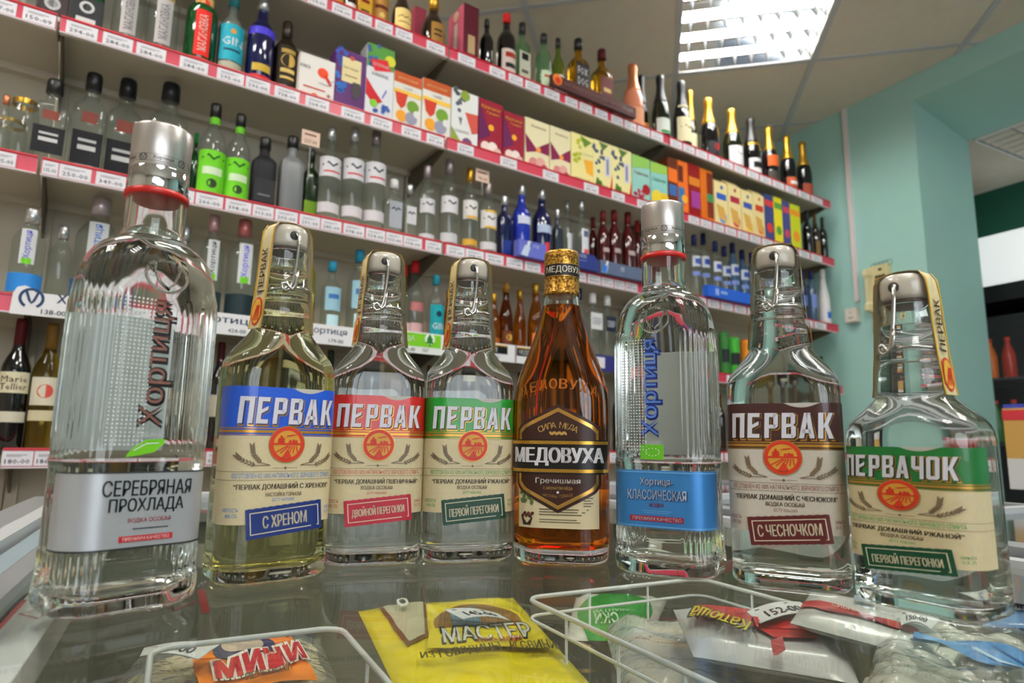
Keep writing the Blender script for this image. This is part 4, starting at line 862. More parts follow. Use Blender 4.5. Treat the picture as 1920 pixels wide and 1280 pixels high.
panel('shelf_sign', 'D', 330, 474, -0.042, 0.012, (226, 224, 226), [('t', 'Хортиця', 2.0, .66, 2.9, .42, NV), ('t', '424-00', 2.6, .2, .8, .18, (70, 70, 80)), ('r', 3.6, .55, 3.72, .75, (110, 190, 40))], 'white shelf-edge sign with navy lettering above the price 424-00')
panel('shelf_sign', 'D', 562, 668, -0.042, 0.012, (226, 224, 226), [('t', 'Хортиця', 1.35, .66, 2.1, .42, NV), ('t', '179-00', 1.85, .2, .75, .18, (70, 70, 80)), ('t', '96-00', .35, .24, .4, .18, (70, 70, 80))], 'white shelf-edge sign with navy lettering above the price 179-00')
tree = [('p', [(2.6, .38), (3.05, .38), (2.95, .52), (3.0, .55), (2.88, .75), (2.83, .95), (2.76, .75), (2.62, .55)][::-1], (40, 110, 40))]
panel('shelf_sign', 'D', 738, 838, -0.042, 0.022, (226, 226, 222), [('r', 0, .32, 2.4, .94, (120, 190, 40)), ('t', 'РОЩА', .55, .66, .95, .3, (236, 240, 226)), ('t', '331-00', .75, .16, .6, .16, (70, 70, 80)), ('t', '167', 1.6, .17, .3, .16, (70, 70, 80)), ('d', 1.8, .72, .26, (236, 240, 232)), ('p', [(1.58, .5), (2.02, .5), (1.92, .66), (1.98, .68), (1.88, .84), (1.8, .98), (1.72, .84), (1.62, .68), (1.68, .66)], (40, 110, 40)), ('r', 1.77, .36, 1.83, .5, (40, 80, 30))], 'green and white shelf-edge sign with a tree')
panel('shelf_sign', 'D', 896, 964, -0.042, 0.016, (222, 220, 222), [('p', [(.1, .94), (1.2, .86), (.9, 1.1), (.6, 1.2), (.3, 1.12)], (226, 190, 50)), ('r', 0, .42, 1.9, .86, (24, 24, 24)), ('r', 0, .86, 1.9, .93, (206, 160, 60)), ('t', 'МЕДОВ', .75, .62, .9, .32, (232, 232, 232)), ('t', '134-00', 1.0, .2, .6, .16, (70, 70, 80))], 'black and gold mead sign, left of two, on the shelf edge')
panel('shelf_sign', 'D', 967, 1035, -0.042, 0.016, (222, 220, 222), [('r', 0, .42, 1.9, .86, (24, 24, 24)), ('r', 0, .86, 1.9, .93, (206, 160, 60)), ('t', 'МЕДОВ', .6, .62, .9, .32, (232, 232, 232))], 'black and gold mead sign, right of two, on the shelf edge')
panel('shelf_sign', 'D', 1080, 1152, -0.042, 0.018, (50, 50, 110), [('a', .5, .68, .12, .2, 0, 6.3, (170, 170, 206)), ('r', .9, .2, 2.2, .85, (216, 214, 222)), ('s', [(.95, .6), (1.1, .75), (1.3, .6), (1.5, .75), (1.7, .6)], .08, (100, 100, 140)), ('t', '291-00', 1.25, .3, .5, .14, (70, 70, 80))], 'navy shelf-edge sign with white price patches')
for k, (x0, x1) in enumerate(((1362, 1392), (1394, 1422), (1505, 1530), (1532, 1556))):
    panel('shelf_sign', 'D', x0, x1, -0.036, -0.004, (224, 220, 226), [('t', '%d-00' % (42 + 9 * k), .9, .3, 1.0, .3, (70, 70, 80))], 'small white price strip, %s beyond the blue vodka, fourth shelf edge' % ordinal(k), off=-0.007, th=0.0015)

# --- fifth shelf: wines in the shade
row('E', [
 (22, 598, 50, 'wine', BLACKG, C((80, 16, 22)), [(.42, .58, 70, (216, 208, 176), [('Marie', .66, .3, (90, 60, 50)), ('Tellier', .3, .3, (90, 60, 50))]), (.2, .28, 70, (206, 200, 180), [])], 'dark red wine with a burgundy capsule and cream label'),
 (82, 607, 52, 'wine', glass((206, 180, 70)), C((110, 80, 30)), [(.34, .56, 60, (216, 208, 186), [('o', .5, .5, (200, 80, 70))]), (.22, .3, 60, (206, 196, 160), [])], 'golden white wine with a crest label'),
])

dk = [(BLACKG, C((60, 14, 18))), (DGREEN, C((34, 44, 26))), (DBROWN, C((84, 56, 22))), (BLACKG, BLACK), (glass((190, 150, 50)), C((120, 90, 30))), (BLACKG, C((110, 26, 30)))]
px, k = 128, 0
while px < 1500:
    yt = 604 + (px - 22) * .098 + 6 * math.sin(k * 2.1)
    red = 1112 < px < 1140
    w_ = 44 - px * .0165
    body, cap = dk[(k * 5) % 6] if not red else (C((200, 26, 40)), C((190, 30, 40)))
    bottle('E', px, yt, w_, 'wine', body, cap, [(.3, .5, 70, (176, 170, 150), [])] if k % 3 == 0 and not red else [], ('bright red bottle' if red else 'shaded wine bottle') + ', %s from left in the lowest row' % ordinal(k), group='wine bottles on the shaded shelf', off=0.06)
    px += w_ * 1.16; k += 1
k = 0
for px, yt, w_, kind, body, cap in ((112, 425, 40, 'slim', CLEAR, SILVER), (240, 415, 46, 'slim', CLEAR, SILVER), (292, 420, 44, 'slim', CLEAR, SILVER), (340, 425, 42, 'slim', CLEAR, SILVER), (505, 440, 38, 'vodka', CLEAR, C((176, 180, 40))), (540, 448, 36, 'vodka', glass((226, 232, 150)), C((176, 180, 40))), (706, 480, 36, 'vodka', CLEAR, C((200, 40, 44))), (862, 535, 24, 'bell', AMBER, GOLD), (892, 540, 26, 'bell', DAMBER, GOLD), (1034, 545, 26, 'bell', AMBER, GOLD), (1060, 545, 24, 'slim', CLEAR, C((34, 44, 96))), (1175, 575, 24, 'slim', BLACKG, BLACK), (1202, 580, 24, 'slim', REDG, C((96, 20, 22))), (1230, 585, 24, 'slim', NAVYG, SILVER), (1258, 590, 22, 'slim', BLACKG, BLACK), (1284, 595, 22, 'slim', BOTGREEN, GOLD), (1310, 602, 22, 'slim', BLACKG, BLACK), (1334, 608, 20, 'slim', DBROWN, GOLD)):
    bottle('D', px, yt, w_, kind, body, cap, [], 'unlabelled-looking bottle half hidden behind the front bottles, %s from left' % ordinal(k), group='half hidden bottles', off=0.09); k += 1
# ================================================================== chest freezer with sliding glass lid
M_WHITE = grain(mat((188, 190, 192), 0.4, name='freezer_enamel'), 10, 0.06, 0.0); M_ALU = mat((176, 180, 184), 0.35, 0.6, name='freezer_aluminium')
M_BLUEG = mat((136, 152, 158), 0.45); M_SEAL = mat((58, 60, 62), 0.6)
M_LID = film('lid_glass', (180, 190, 180), 0.012, 0.0, 1.2, tint=(251, 253, 250))
U0, U1, V0, V1 = -0.055, 0.66, -0.45, 1.16
t = empty('chest_freezer', (0, 0, 0), ROTW); tag(t, 'white chest freezer with a flat glass lid carrying the bottles', 'freezer')
# turns: local x = across, y = along
mb = MB()                                        # outer body with its inner tub
mb.box(U0 - 0.115, V0 - 0.09, 0.06, U0 - 0.03, V1 + 0.09, GZ - 0.03); mb.box(U1 + 0.03, V0 - 0.09, 0.06, U1 + 0.09, V1 + 0.09, GZ - 0.03)
mb.box(U0 - 0.03, V1 + 0.02, 0.06, U1 + 0.03, V1 + 0.09, GZ - 0.03); mb.box(U0 - 0.03, V0 - 0.09, 0.06, U1 + 0.03, V0 - 0.02, GZ - 0.03)
mb.box(U0 - 0.03, V0 - 0.02, 0.06, U1 + 0.03, V1 + 0.02, 0.50)
mb.build('cabinet', M_WHITE, t)
M_LINER = grain(mat((124, 122, 108), 0.5, name='shade_toned_liner'), 14, 0.2, 0.0)  # olive grey has the tub's inner shade put into the liner colour
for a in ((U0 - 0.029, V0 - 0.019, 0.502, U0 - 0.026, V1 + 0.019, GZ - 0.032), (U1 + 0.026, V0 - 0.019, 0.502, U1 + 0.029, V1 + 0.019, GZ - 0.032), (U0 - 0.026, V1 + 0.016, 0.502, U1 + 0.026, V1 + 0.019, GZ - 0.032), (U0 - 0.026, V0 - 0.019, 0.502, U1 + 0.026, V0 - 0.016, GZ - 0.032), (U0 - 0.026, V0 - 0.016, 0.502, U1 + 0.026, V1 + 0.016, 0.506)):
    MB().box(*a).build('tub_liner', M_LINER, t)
for nm, x0, x1, z0, z1, m in (('rim_rail', U0 - 0.028, U0 - 0.002, GZ - 0.03, GZ - 0.0075, M_WHITE), ('slide_rail', U0 - 0.046, U0 - 0.030, GZ - 0.03, GZ + 0.006, M_ALU), ('slide_rail', U0 - 0.066, U0 - 0.048, GZ - 0.03, GZ + 0.0045, M_BLUEG),
                              ('guide_rail', U0 - 0.088, U0 - 0.070, GZ - 0.03, GZ + 0.014, M_WHITE), ('trim_plate', U0 - 0.130, U0 - 0.092, GZ - 0.03, GZ + 0.010, M_ALU),
                              ('slide_rail', U1 + 0.004, U1 + 0.022, GZ - 0.03, GZ + 0.006, M_WHITE), ('slide_rail', U1 + 0.026, U1 + 0.045, GZ - 0.03, GZ + 0.004, M_SEAL), ('guide_rail', U1 + 0.049, U1 + 0.088, GZ - 0.03, GZ + 0.012, M_ALU)):
    MB().box(x0, V0 - 0.07, z0, x1, V1 + 0.07, z1).build(nm, m, t)
for y0, y1, z1, m in ((V1 + 0.004, V1 + 0.024, GZ + 0.006, M_ALU), (V1 + 0.028, V1 + 0.07, GZ + 0.012, M_WHITE)):
    MB().box(U0 - 0.028, y0, GZ - 0.03, U1 + 0.003, y1, z1).build('end_rail', m, t)
MB().box(U0 - 0.0285, V0 - 0.06, GZ - 0.006, U1 + 0.002, V1 + 0.003, GZ).build('glass_lid', M_LID, t)
# red load-line marks printed on the lid
M_RED = mat((92, 20, 16), 0.6); mb = MB()
def lidpt(px, py): p = on_z(px, py, GZ); return (p.dot(WN), p.dot(WT))
fl = lambda u, v: (u, v, GZ + 0.0005)
for pts, w_ in (([(-6, 1183), (46, 1126)], .0028), ([(84, 1142), (36, 1152), (72, 1161), (84, 1150)], .0016), ([(268, 1141), (322, 1138), (324, 1146), (372, 1126)], .0016), ([(377, 1106), (386, 1150)], .0045)):
    stroke(mb, fl, [lidpt(*p) for p in pts], w_)
o = mb.build('load_line_mark', M_RED, t); o['kind'] = 'stuff'

# wire baskets hanging under the lid
M_WIRE = mat((226, 228, 230), 0.35, name='basket_enamel')
def basket(u0, u1, v0, v1, ztop, zbot, lab, rims=2):
    t = empty('wire_basket', (0, 0, 0), ROTW); tag(t, lab, 'basket', 'wire freezer baskets')
    for z, r in ((ztop, 0.0026), (ztop - 0.02, 0.0018))[:rims]:
        mb = MB(); c = 0.02
        pts = []
        for cu, cv, a0 in ((u1 - c, v1 - c, 0), (u0 + c, v1 - c, 90), (u0 + c, v0 + c, 180), (u1 - c, v0 + c, 270)):
            pts += [(cu + c * math.cos(R(a0 + k * 22.5)), cv + c * math.sin(R(a0 + k * 22.5)), z) for k in range(5)]
        mb.tube(pts, r, 6, closed=True); mb.build('rim_wire', M_WIRE, t)
    side = MB().tube([(0, 0, ztop), (0, 0, zbot)], 0.0016, 5).mesh('upright_wire', [M_WIRE])
    L = []
    n = int((u1 - u0) / 0.085)
    for k in range(1, n):
        for v in (v0, v1): L.append((u0 + (u1 - u0) * k / n, v))
    n = int((v1 - v0) / 0.085)
    for k in range(1, n):
        for u in (u0, u1): L.append((u, v0 + (v1 - v0) * k / n))
    for u, v in L: child('upright_wire', side, t, (u, v, 0))
    mb = MB(); n = int((u1 - u0) / 0.09)
    fw = MB().tube([(0, v0, zbot), (0, v1, zbot)], 0.0016, 5).mesh('floor_wire', [M_WIRE])
    for k in range(n + 1): child('floor_wire', fw, t, (u0 + (u1 - u0) * k / n, 0, 0))
    return t
def uv(px, py, z): p = on_z(px, py, z); return p.dot(WN), p.dot(WT)
ZT = GZ - 0.075
bL = uv(283, 1217, ZT); bR = uv(985, 1121, ZT)
a_ = uv(650, 1200, ZT)
basket(bL[0], a_[0] + 0.004, 0.15, bL[1], ZT, 0.66, 'white wire basket with the orange dumpling bag', 1)
basket(bR[0], U1 - 0.02, 0.15, bR[1], ZT, 0.66, 'wide white wire basket with the pale dumpling bags')

# frozen food
M_FILM = film('bag_film', (232, 232, 226), 0.10, 0.12, 1.45, 0.9)
M_DOUGH = grain(mat((206, 192, 156), 0.55, name='dough'), 30, 0.15, 0.3, 0.002)
M_DOUGHW = grain(mat((206, 204, 194), 0.55, name='pale_dough'), 30, 0.12, 0.3, 0.002)
def hn(x, y, k): return math.sin(x * 61 + k * 1.7) * math.cos(y * 53 + k * 2.3) + 0.6 * math.sin(x * 127 + y * 91 + k)
class Pillow:
    """a soft bag on four corner points given in freezer coordinates"""
    def __init__(s, corners, z, thick, k=0, wr=0.0035): s.c = corners; s.z = z; s.t = thick; s.k = k; s.w = wr
    def at(s, a, b, o=0.0, side=1):
        (x0, y0), (x1, y1), (x2, y2), (x3, y3) = s.c
        x = (x0 * (1 - a) + x1 * a) * (1 - b) + (x3 * (1 - a) + x2 * a) * b; y = (y0 * (1 - a) + y1 * a) * (1 - b) + (y3 * (1 - a) + y2 * a) * b
        e = max(0.0, min(1, a * 7, (1 - a) * 7)) ** 0.6 * max(0.0, min(1, b * 7, (1 - b) * 7)) ** 0.6
        return (x, y, s.z + (side * s.t * 0.5 * e) + s.w * e * hn(x, y, s.k) + o)
def bag(name, corners, z, thick, m, lab, cat='bag', k=0, dough=None, nd=60, seam=None):
    P = Pillow(corners, z, thick, k, (0.0016 if k == 5 else 0.0040) if dough else 0.0009); t = empty(name, (0, 0, 0), ROTW); tag(t, lab, cat, 'bags of frozen dumplings')
    mb = MB(); mb.grid(lambda a, b: P.at(a, b), 64, 48); mb.grid(lambda a, b: P.at(a, b, -0.0004, -1), 20, 16, flip=True); mb.build('bag_film', m, t)
    if dough:
        rr = random.Random(k); mb = MB()
        for q in range(nd):
            a, b = 0.08 + 0.84 * rr.random(), 0.08 + 0.84 * rr.random(); x, y, zz = P.at(a, b); r = 0.010 + 0.004 * rr.random()
            zz -= r * (1.1 + 0.9 * rr.random()); ax = rr.random() * 6.28; rings = []
            for i in range(5):
                ph = -1.35 + 2.7 * i / 4
                rings.append([(x + r * 1.25 * math.cos(ph) * math.cos(h) * math.cos(ax) - r * math.cos(ph) * math.sin(h) * math.sin(ax), y + r * 1.25 * math.cos(ph) * math.cos(h) * math.sin(ax) + r * math.cos(ph) * math.sin(h) * math.cos(ax), zz + r * 0.8 * math.sin(ph)) for h in [2 * math.pi * j / 8 for j in range(8)]])
            mb.loft(rings)
        o = mb.build('dumplings', dough, t); o['kind'] = 'stuff'
    return t, P
def printed(t, P, name, ops, o0=0.0014, nsub=16):
    """flat print on a bag: ops in the bag's own (a, b)"""
    cols = []; mb = MB(); k = 0
    for op in ops:
        c = op[-1]
        if c not in cols: cols.append(c)
        mi = cols.index(c); k += 1; fn = lambda a, b: P.at(a, b, o0 + 0.00025 * k)
        if op[0] == 'q':
            (a0, b0), (a1, b1), (a2, b2), (a3, b3) = op[1]
            mb.grid(lambda i, j: fn((a0 * (1 - i) + a1 * i) * (1 - j) + (a3 * (1 - i) + a2 * i) * j, (b0 * (1 - i) + b1 * i) * (1 - j) + (b3 * (1 - i) + b2 * i) * j), nsub * 2, nsub, mi)
        elif op[0] == 'd':
            n = 20; cen = len(mb.v)
            rings = [[fn(op[1] + op[3] * f * math.cos(2 * math.pi * i / n), op[2] + op[4] * f * math.sin(2 * math.pi * i / n)) for i in range(n)] for f in (1, .75, .5, .25)]
            mb.loft(rings, mi, False, True)
        elif op[0] == 't': text(mb, op[1], fn, op[2], op[3], op[4], op[5], mi, op[6], 3, rot=op[7])
        elif op[0] == 's': stroke(mb, fn, [(op[1][i][0] + (op[1][i + 1][0] - op[1][i][0]) * q / 6, op[1][i][1] + (op[1][i + 1][1] - op[1][i][1]) * q / 6) for i in range(len(op[1]) - 1) for q in range(7)], op[2], mi)
    o = mb.build(name, [mat(c, 0.35) for c in cols], t); o['kind'] = 'stuff'; return o
ZB = GZ - 0.122
ZR, ZQ = GZ - 0.068, GZ - 0.044          # the pale bags are heaped towards the right rim
def inv(P, u, v):
    """bag coordinates of a freezer point"""
    a = b = 0.5; c = P.c
    for _ in range(12):
        def f(a, b): return [(c[0][i] * (1 - a) + c[1][i] * a) * (1 - b) + (c[3][i] * (1 - a) + c[2][i] * a) * b for i in (0, 1)]
        x, y = f(a, b); e = 1e-4; ax, ay = f(a + e, b); bx, by = f(a, b + e)
        j11, j12, j21, j22 = (ax - x) / e, (bx - x) / e, (ay - y) / e, (by - y) / e; dt = j11 * j22 - j12 * j21; rx, ry = u - x, v - y
        a += (rx * j22 - ry * j12) / dt; b += (ry * j11 - rx * j21) / dt
    return a, b
def printed_at(t, P, name, ops, zt, o0=0.0012):
    """print whose corners were read off as sight lines meeting the bag's top at height zt"""
    cols = []; mb = MB(); k = 0
    for op in ops:
        c = op[-1]
        if c not in cols: cols.append(c)
        mi = cols.index(c); k += 1
        if op[0] == 't': BL, BR, TL = [uv(*p, zt) for p in op[2]]; TR = (BR[0] + TL[0] - BL[0], BR[1] + TL[1] - BL[1])
        else: BL, BR, TR, TL = [uv(*p, zt) for p in op[1]]
        def fn(a, b):
            u, v = [(BL[i] * (1 - a) + BR[i] * a) * (1 - b) + (TL[i] * (1 - a) + TR[i] * a) * b for i in (0, 1)]
            A, B = inv(P, u, v); return P.at(min(max(A, -.02), 1.02), min(max(B, -.02), 1.02), o0 + 0.0007 * k)
        if op[0] == 't': text(mb, op[1], fn, .5, .5, 1.0, 1.0, mi, op[3], 3)
        elif op[0] == 'q': mb.grid(fn, 24, 12, mi)
        elif op[0] == 'd': mb.loft([[fn(.5 + .5 * f * math.cos(2 * math.pi * i / 28), .5 + .5 * f * math.sin(2 * math.pi * i / 28)) for i in range(28)] for f in (1, .8, .6, .4, .2)], mi, False, True)
        elif op[0] == 'r': # ring
            mb.loft([[fn(.5 + .5 * f * math.cos(2 * math.pi * i / 32), .5 + .5 * f * math.sin(2 * math.pi * i / 32)) for i in range(32)] for f in (1, 1 - op[2])], mi, False, False)
    o = mb.build(name, [mat(c, 0.35) for c in cols], t); o['kind'] = 'stuff'; return o
def cs(z, *pts): return [uv(*p, z) for p in pts]
# yellow bag
t, P = bag('dumpling_bag', cs(ZB, (770, 1330), (1165, 1330), (962, 1110), (672, 1134)), ZB - 0.008, 0.03, mat((232, 212, 16), 0.22, coat=.3), 'bright yellow dumpling bag with bold white capitals under the glass lid', k=3)
ZP = ZB + 0.007
printed_at(t, P, 'print', [('q', [(764, 1215), (803, 1196), (798, 1126), (709, 1134)], (116, 74, 34)), ('q', [(767, 1207), (797, 1193), (793, 1130), (717, 1136)], (186, 180, 150)), ('d', [(790, 1212), (1012, 1208), (960, 1132), (822, 1134)], (214, 190, 24)), ('d', [(797, 1206), (1004, 1202), (954, 1137), (828, 1139)], (128, 92, 36)), ('q', [(850, 1180), (905, 1180), (890, 1146), (842, 1150)], (96, 130, 150)),
    ('q', [(800, 1225), (1040, 1222), (1010, 1182), (806, 1186)], (214, 196, 18)),
    ('t', 'МАСТЕР', [(829, 1219), (1007, 1206), (823, 1184)], .06, (50, 46, 24)), ('t', 'МАСТЕР', [(832, 1216), (1003, 1204), (827, 1188)], .02, (210, 210, 204)), ('t', 'пельмени', [(897, 1220), (979, 1212), (895, 1210)], .01, (170, 80, 30)), ('t', 'ИЗ ГОВЯДИНЫ', [(790, 1254), (944, 1236), (786, 1236)], .03, (84, 70, 20)), ('t', 'И СВИНИНЫ', [(958, 1236), (1078, 1230), (954, 1216)], .03, (84, 70, 20)), ('r', [(744, 1152), (768, 1150), (762, 1132), (742, 1133)], .45, (226, 226, 214))], ZP)
def sticker(Pz, pts, txt, lab):
    """pts: four corners on the photograph's floor of the freezer"""
    q = [uv(*p, Pz) for p in pts]; t = empty('price_sticker', (0, 0, 0), ROTW); tag(t, lab, 'price sticker')
    def f(a, b, o=0.0):
        x = (q[0][0] * (1 - a) + q[1][0] * a) * (1 - b) + (q[3][0] * (1 - a) + q[2][0] * a) * b; y = (q[0][1] * (1 - a) + q[1][1] * a) * (1 - b) + (q[3][1] * (1 - a) + q[2][1] * a) * b
        return (x, y, Pz + 0.004 * math.sin(a * 3.1) + o)
    mb = MB(); mb.grid(lambda a, b: f(a, b), 8, 1); mb.grid(lambda a, b: f(a, b, -0.0006), 8, 1, flip=True); mb.build('paper', mat((216, 216, 218), .5), t)
    mb = MB(); text(mb, txt, lambda a, b: f(a, b, 0.0006), .5, .36, .62, .42, 0, .02, 2); rect(mb, lambda a, b: f(a, b, 0.0006), .1, .8, .7, .86); mb.build('lettering', mat((36, 36, 40), .6), t)
ZS = ZB + 0.022
sticker(ZS, [(868, 1160), (956, 1163), (934, 1150), (832, 1142)], '145-00', 'white price sticker lying on the yellow bag')
# orange bag
t, P = bag('dumpling_bag', cs(ZB, (150, 1340), (668, 1340), (600, 1180), (270, 1205)), ZB - 0.010, 0.03, M_FILM, 'clear dumpling bag with an orange label under the lid', k=5, dough=M_DOUGH, nd=150)
printed_at(t, P, 'print', [('q', [(374, 1300), (596, 1274), (546, 1196), (360, 1238)], (236, 128, 24)), ('q', [(372, 1240), (548, 1206), (520, 1187), (428, 1196)], (236, 128, 24)), ('d', [(396, 1246), (528, 1230), (500, 1192), (400, 1206)], (56, 52, 92)), ('d', [(414, 1234), (502, 1224), (484, 1196), (414, 1206)], (196, 176, 156)),
    ('t', 'мини', [(400, 1292), (582, 1244), (392, 1246)], .12, (236, 230, 220)), ('t', 'мини', [(404, 1288), (577, 1243), (398, 1250)], .06, (190, 34, 30)), ('t', 'ПЕЛЬМЕНИ', [(462, 1286), (548, 1264), (458, 1274)], .02, (90, 60, 30))], ZB + 0.005)
sticker(ZS, [(262, 1230), (372, 1236), (414, 1206), (270, 1214)], '169-00', 'white price sticker reading 169-00 by the orange label')
# pale bags in the wide basket
t, P = bag('dumpling_bag', cs(ZB, (1060, 1190), (1215, 1195), (1250, 1118), (1080, 1112)), ZB - 0.006, 0.026, mat((206, 206, 198), .3, coat=.3), 'white bag with a large green oval at the basket corner', k=8)
printed_at(t, P, 'print', [('d', [(1078, 1192), (1200, 1190), (1238, 1116), (1086, 1112)], (36, 130, 40)), ('t', 'СКИ', [(1158, 1152), (1114, 1152), (1162, 1170)], .03, (206, 226, 200)), ('t', 'САВАНТУЙ', [(1190, 1146), (1112, 1148), (1192, 1152)], .01, (190, 216, 180))], ZB + 0.007)
t, P = bag('dumpling_bag', cs(ZB, (1180, 1345), (1640, 1345), (1440, 1180), (1130, 1168)), ZB + 0.000, 0.035, film('frost_film', (214, 212, 204), 0.5, 0.2, 1.45, 0.8), 'frosted pale dumpling bag at the front of the wide basket', k=11, dough=M_DOUGH, nd=120)
t, P = bag('dumpling_bag', cs(ZR, (1300, 1212), (1610, 1262), (1568, 1150), (1262, 1128)), ZR - 0.008, 0.020, mat((206, 206, 208), .3, coat=.3), 'white bag with a red pine-forest print and yellow letters', k=13)
printed_at(t, P, 'print', [('q', [(1330, 1164), (1408, 1168), (1406, 1144), (1292, 1146)], (186, 30, 36)), ('d', [(1290, 1158), (1410, 1158), (1400, 1128), (1310, 1130)], (186, 30, 36)), ('q', [(1450, 1200), (1530, 1206), (1548, 1188), (1402, 1172)], (186, 30, 36)), ('q', [(1402, 1180), (1548, 1190), (1500, 1160), (1404, 1164)], (186, 30, 36))] + [('q', [(1300 + 16 * i, 1152 + 3 * i), (1314 + 16 * i, 1154 + 3 * i), (1310 + 16 * i, 1166 + 4 * i), (1307 + 16 * i, 1166 + 4 * i)][::-1], (186, 30, 36)) for i in range(8)] +
    [('t', 'Катюша', [(1414, 1186), (1300, 1151), (1400, 1210)], .07, (60, 70, 40)), ('t', 'Катюша', [(1411, 1188), (1303, 1154), (1399, 1208)], .03, (222, 200, 40)), ('t', 'СВИНИНОЙ', [(1404, 1176), (1336, 1160), (1400, 1184)], .01, (160, 50, 50)), ('q', [(1450, 1234), (1474, 1232), (1468, 1220), (1446, 1222)], (170, 40, 44))], ZR + 0.002)
sticker(ZR + 0.010, [(1425, 1168), (1535, 1150), (1500, 1128), (1400, 1146)], '152-00', 'white price sticker reading 152-00 on the red print bag')
t, P = bag('dumpling_bag', cs(ZQ, (1600, 1345), (1990, 1345), (1940, 1150), (1650, 1150)), ZQ - 0.010, 0.026, M_FILM, 'clear bag of round white dumplings with a blue zip', k=17, dough=M_DOUGHW, nd=110)
printed(t, P, 'zip_band', [('q', [(.22, .60), (.98, .20), (1.0, .32), (.24, .70)], (70, 130, 190)), ('s', [(.23, .63), (.98, .24)], .010, (170, 200, 226)), ('s', [(.23, .67), (.98, .28)], .008, (40, 90, 150))])
t, P = bag('dumpling_bag', cs(ZQ, (1480, 1150), (1745, 1215), (1780, 1150), (1520, 1095)), ZQ - 0.008, 0.016, mat((206, 206, 204), .3, coat=.3), 'white bag with a slanting red ribbon of year numbers', k=19)
printed_at(t, P, 'print', [('q', [(1500, 1132), (1714, 1190), (1724, 1182), (1506, 1120)], (176, 40, 44)), ('t', '2010 2011 2012', [(1550, 1146), (1630, 1168), (1552, 1142)], .01, (60, 66, 100)), ('t', '2013 2014', [(1636, 1170), (1672, 1180), (1638, 1166)], .01, (60, 66, 100)), ('t', 'СИБИРСКИЕ', [(1560, 1142), (1650, 1166), (1562, 1136)], .01, (226, 190, 184)), ('q', [(1600, 1132), (1640, 1140), (1642, 1134), (1604, 1126)], (150, 156, 180))], ZQ)
sticker(ZQ + 0.006, [(1690, 1172), (1745, 1178), (1762, 1160), (1684, 1148)], '150-00', 'white price sticker reading 150-00 beside the red ribbon')
t, P = bag('dumpling_bag', cs(ZQ + .008, (1840, 1160), (1960, 1165), (1950, 1122), (1850, 1120)), ZQ + .002, 0.014, mat((96, 130, 176), .3, coat=.3), 'blue bag with white script at the freezer rim', k=23)
printed(t, P, 'print', [('t', 'Левада', .45, .5, .7, .4, .02, 0, (214, 220, 230))])
# the neighbouring freezer beyond the frame
t = empty('chest_freezer', (0, 0, 0), ROTW); tag(t, 'second chest freezer with wire-framed glass lids beside the green wall', 'freezer')
MB().box(0.80, 0.05, 0.06, 1.45, 1.45, GZ - 0.05).build('cabinet', M_WHITE, t)
for x0, y0, x1, y1, z1, m in ((0.80, 0.05, 0.83, 1.45, GZ + 0.0, M_ALU), (1.42, 0.05, 1.45, 1.45, GZ, M_ALU), (0.83, 1.42, 1.42, 1.45, GZ, M_WHITE), (0.83, 0.98, 1.42, 1.005, GZ + 0.004, M_WHITE), (0.83, 0.60, 1.42, 0.62, GZ + 0.004, M_WHITE), (0.83, 0.05, 1.42, 0.08, GZ, M_ALU)):
    MB().box(x0, y0, GZ - 0.05, x1, y1, z1).build('lid_frame', m, t)
MB().box(0.83, 0.08, GZ - 0.012, 1.42, 1.42, GZ - 0.006).build('glass_lid', mat((70, 78, 80), .08), t)
p = on_plane(1912, 905, fp(1.2, 1.2), Vector((0, 1, 0)))
t = empty('juice_box', (p.x + 0.02, p.y, GZ + 0.004), ROTW); tag(t, 'small colourful carton standing on the second freezer', 'carton')
MB().box(-0.02, -0.03, 0, 0.09, 0.03, 0.075).build('white_stand', mat((206, 206, 204), .5), t)
mb = MB(); mb.box(-0.02, -0.03, 0.075, 0.09, 0.03, 0.20); mb.build('body', mat((190, 150, 80), .4), t)
MB().box(-0.021, -0.031, 0.17, 0.091, 0.031, 0.195).build('red_band', mat((190, 50, 60), .4), t)
MB().box(-0.018, -0.028, 0.20, 0.088, 0.028, 0.21).build('blue_lid', mat((60, 70, 160), .4), t)
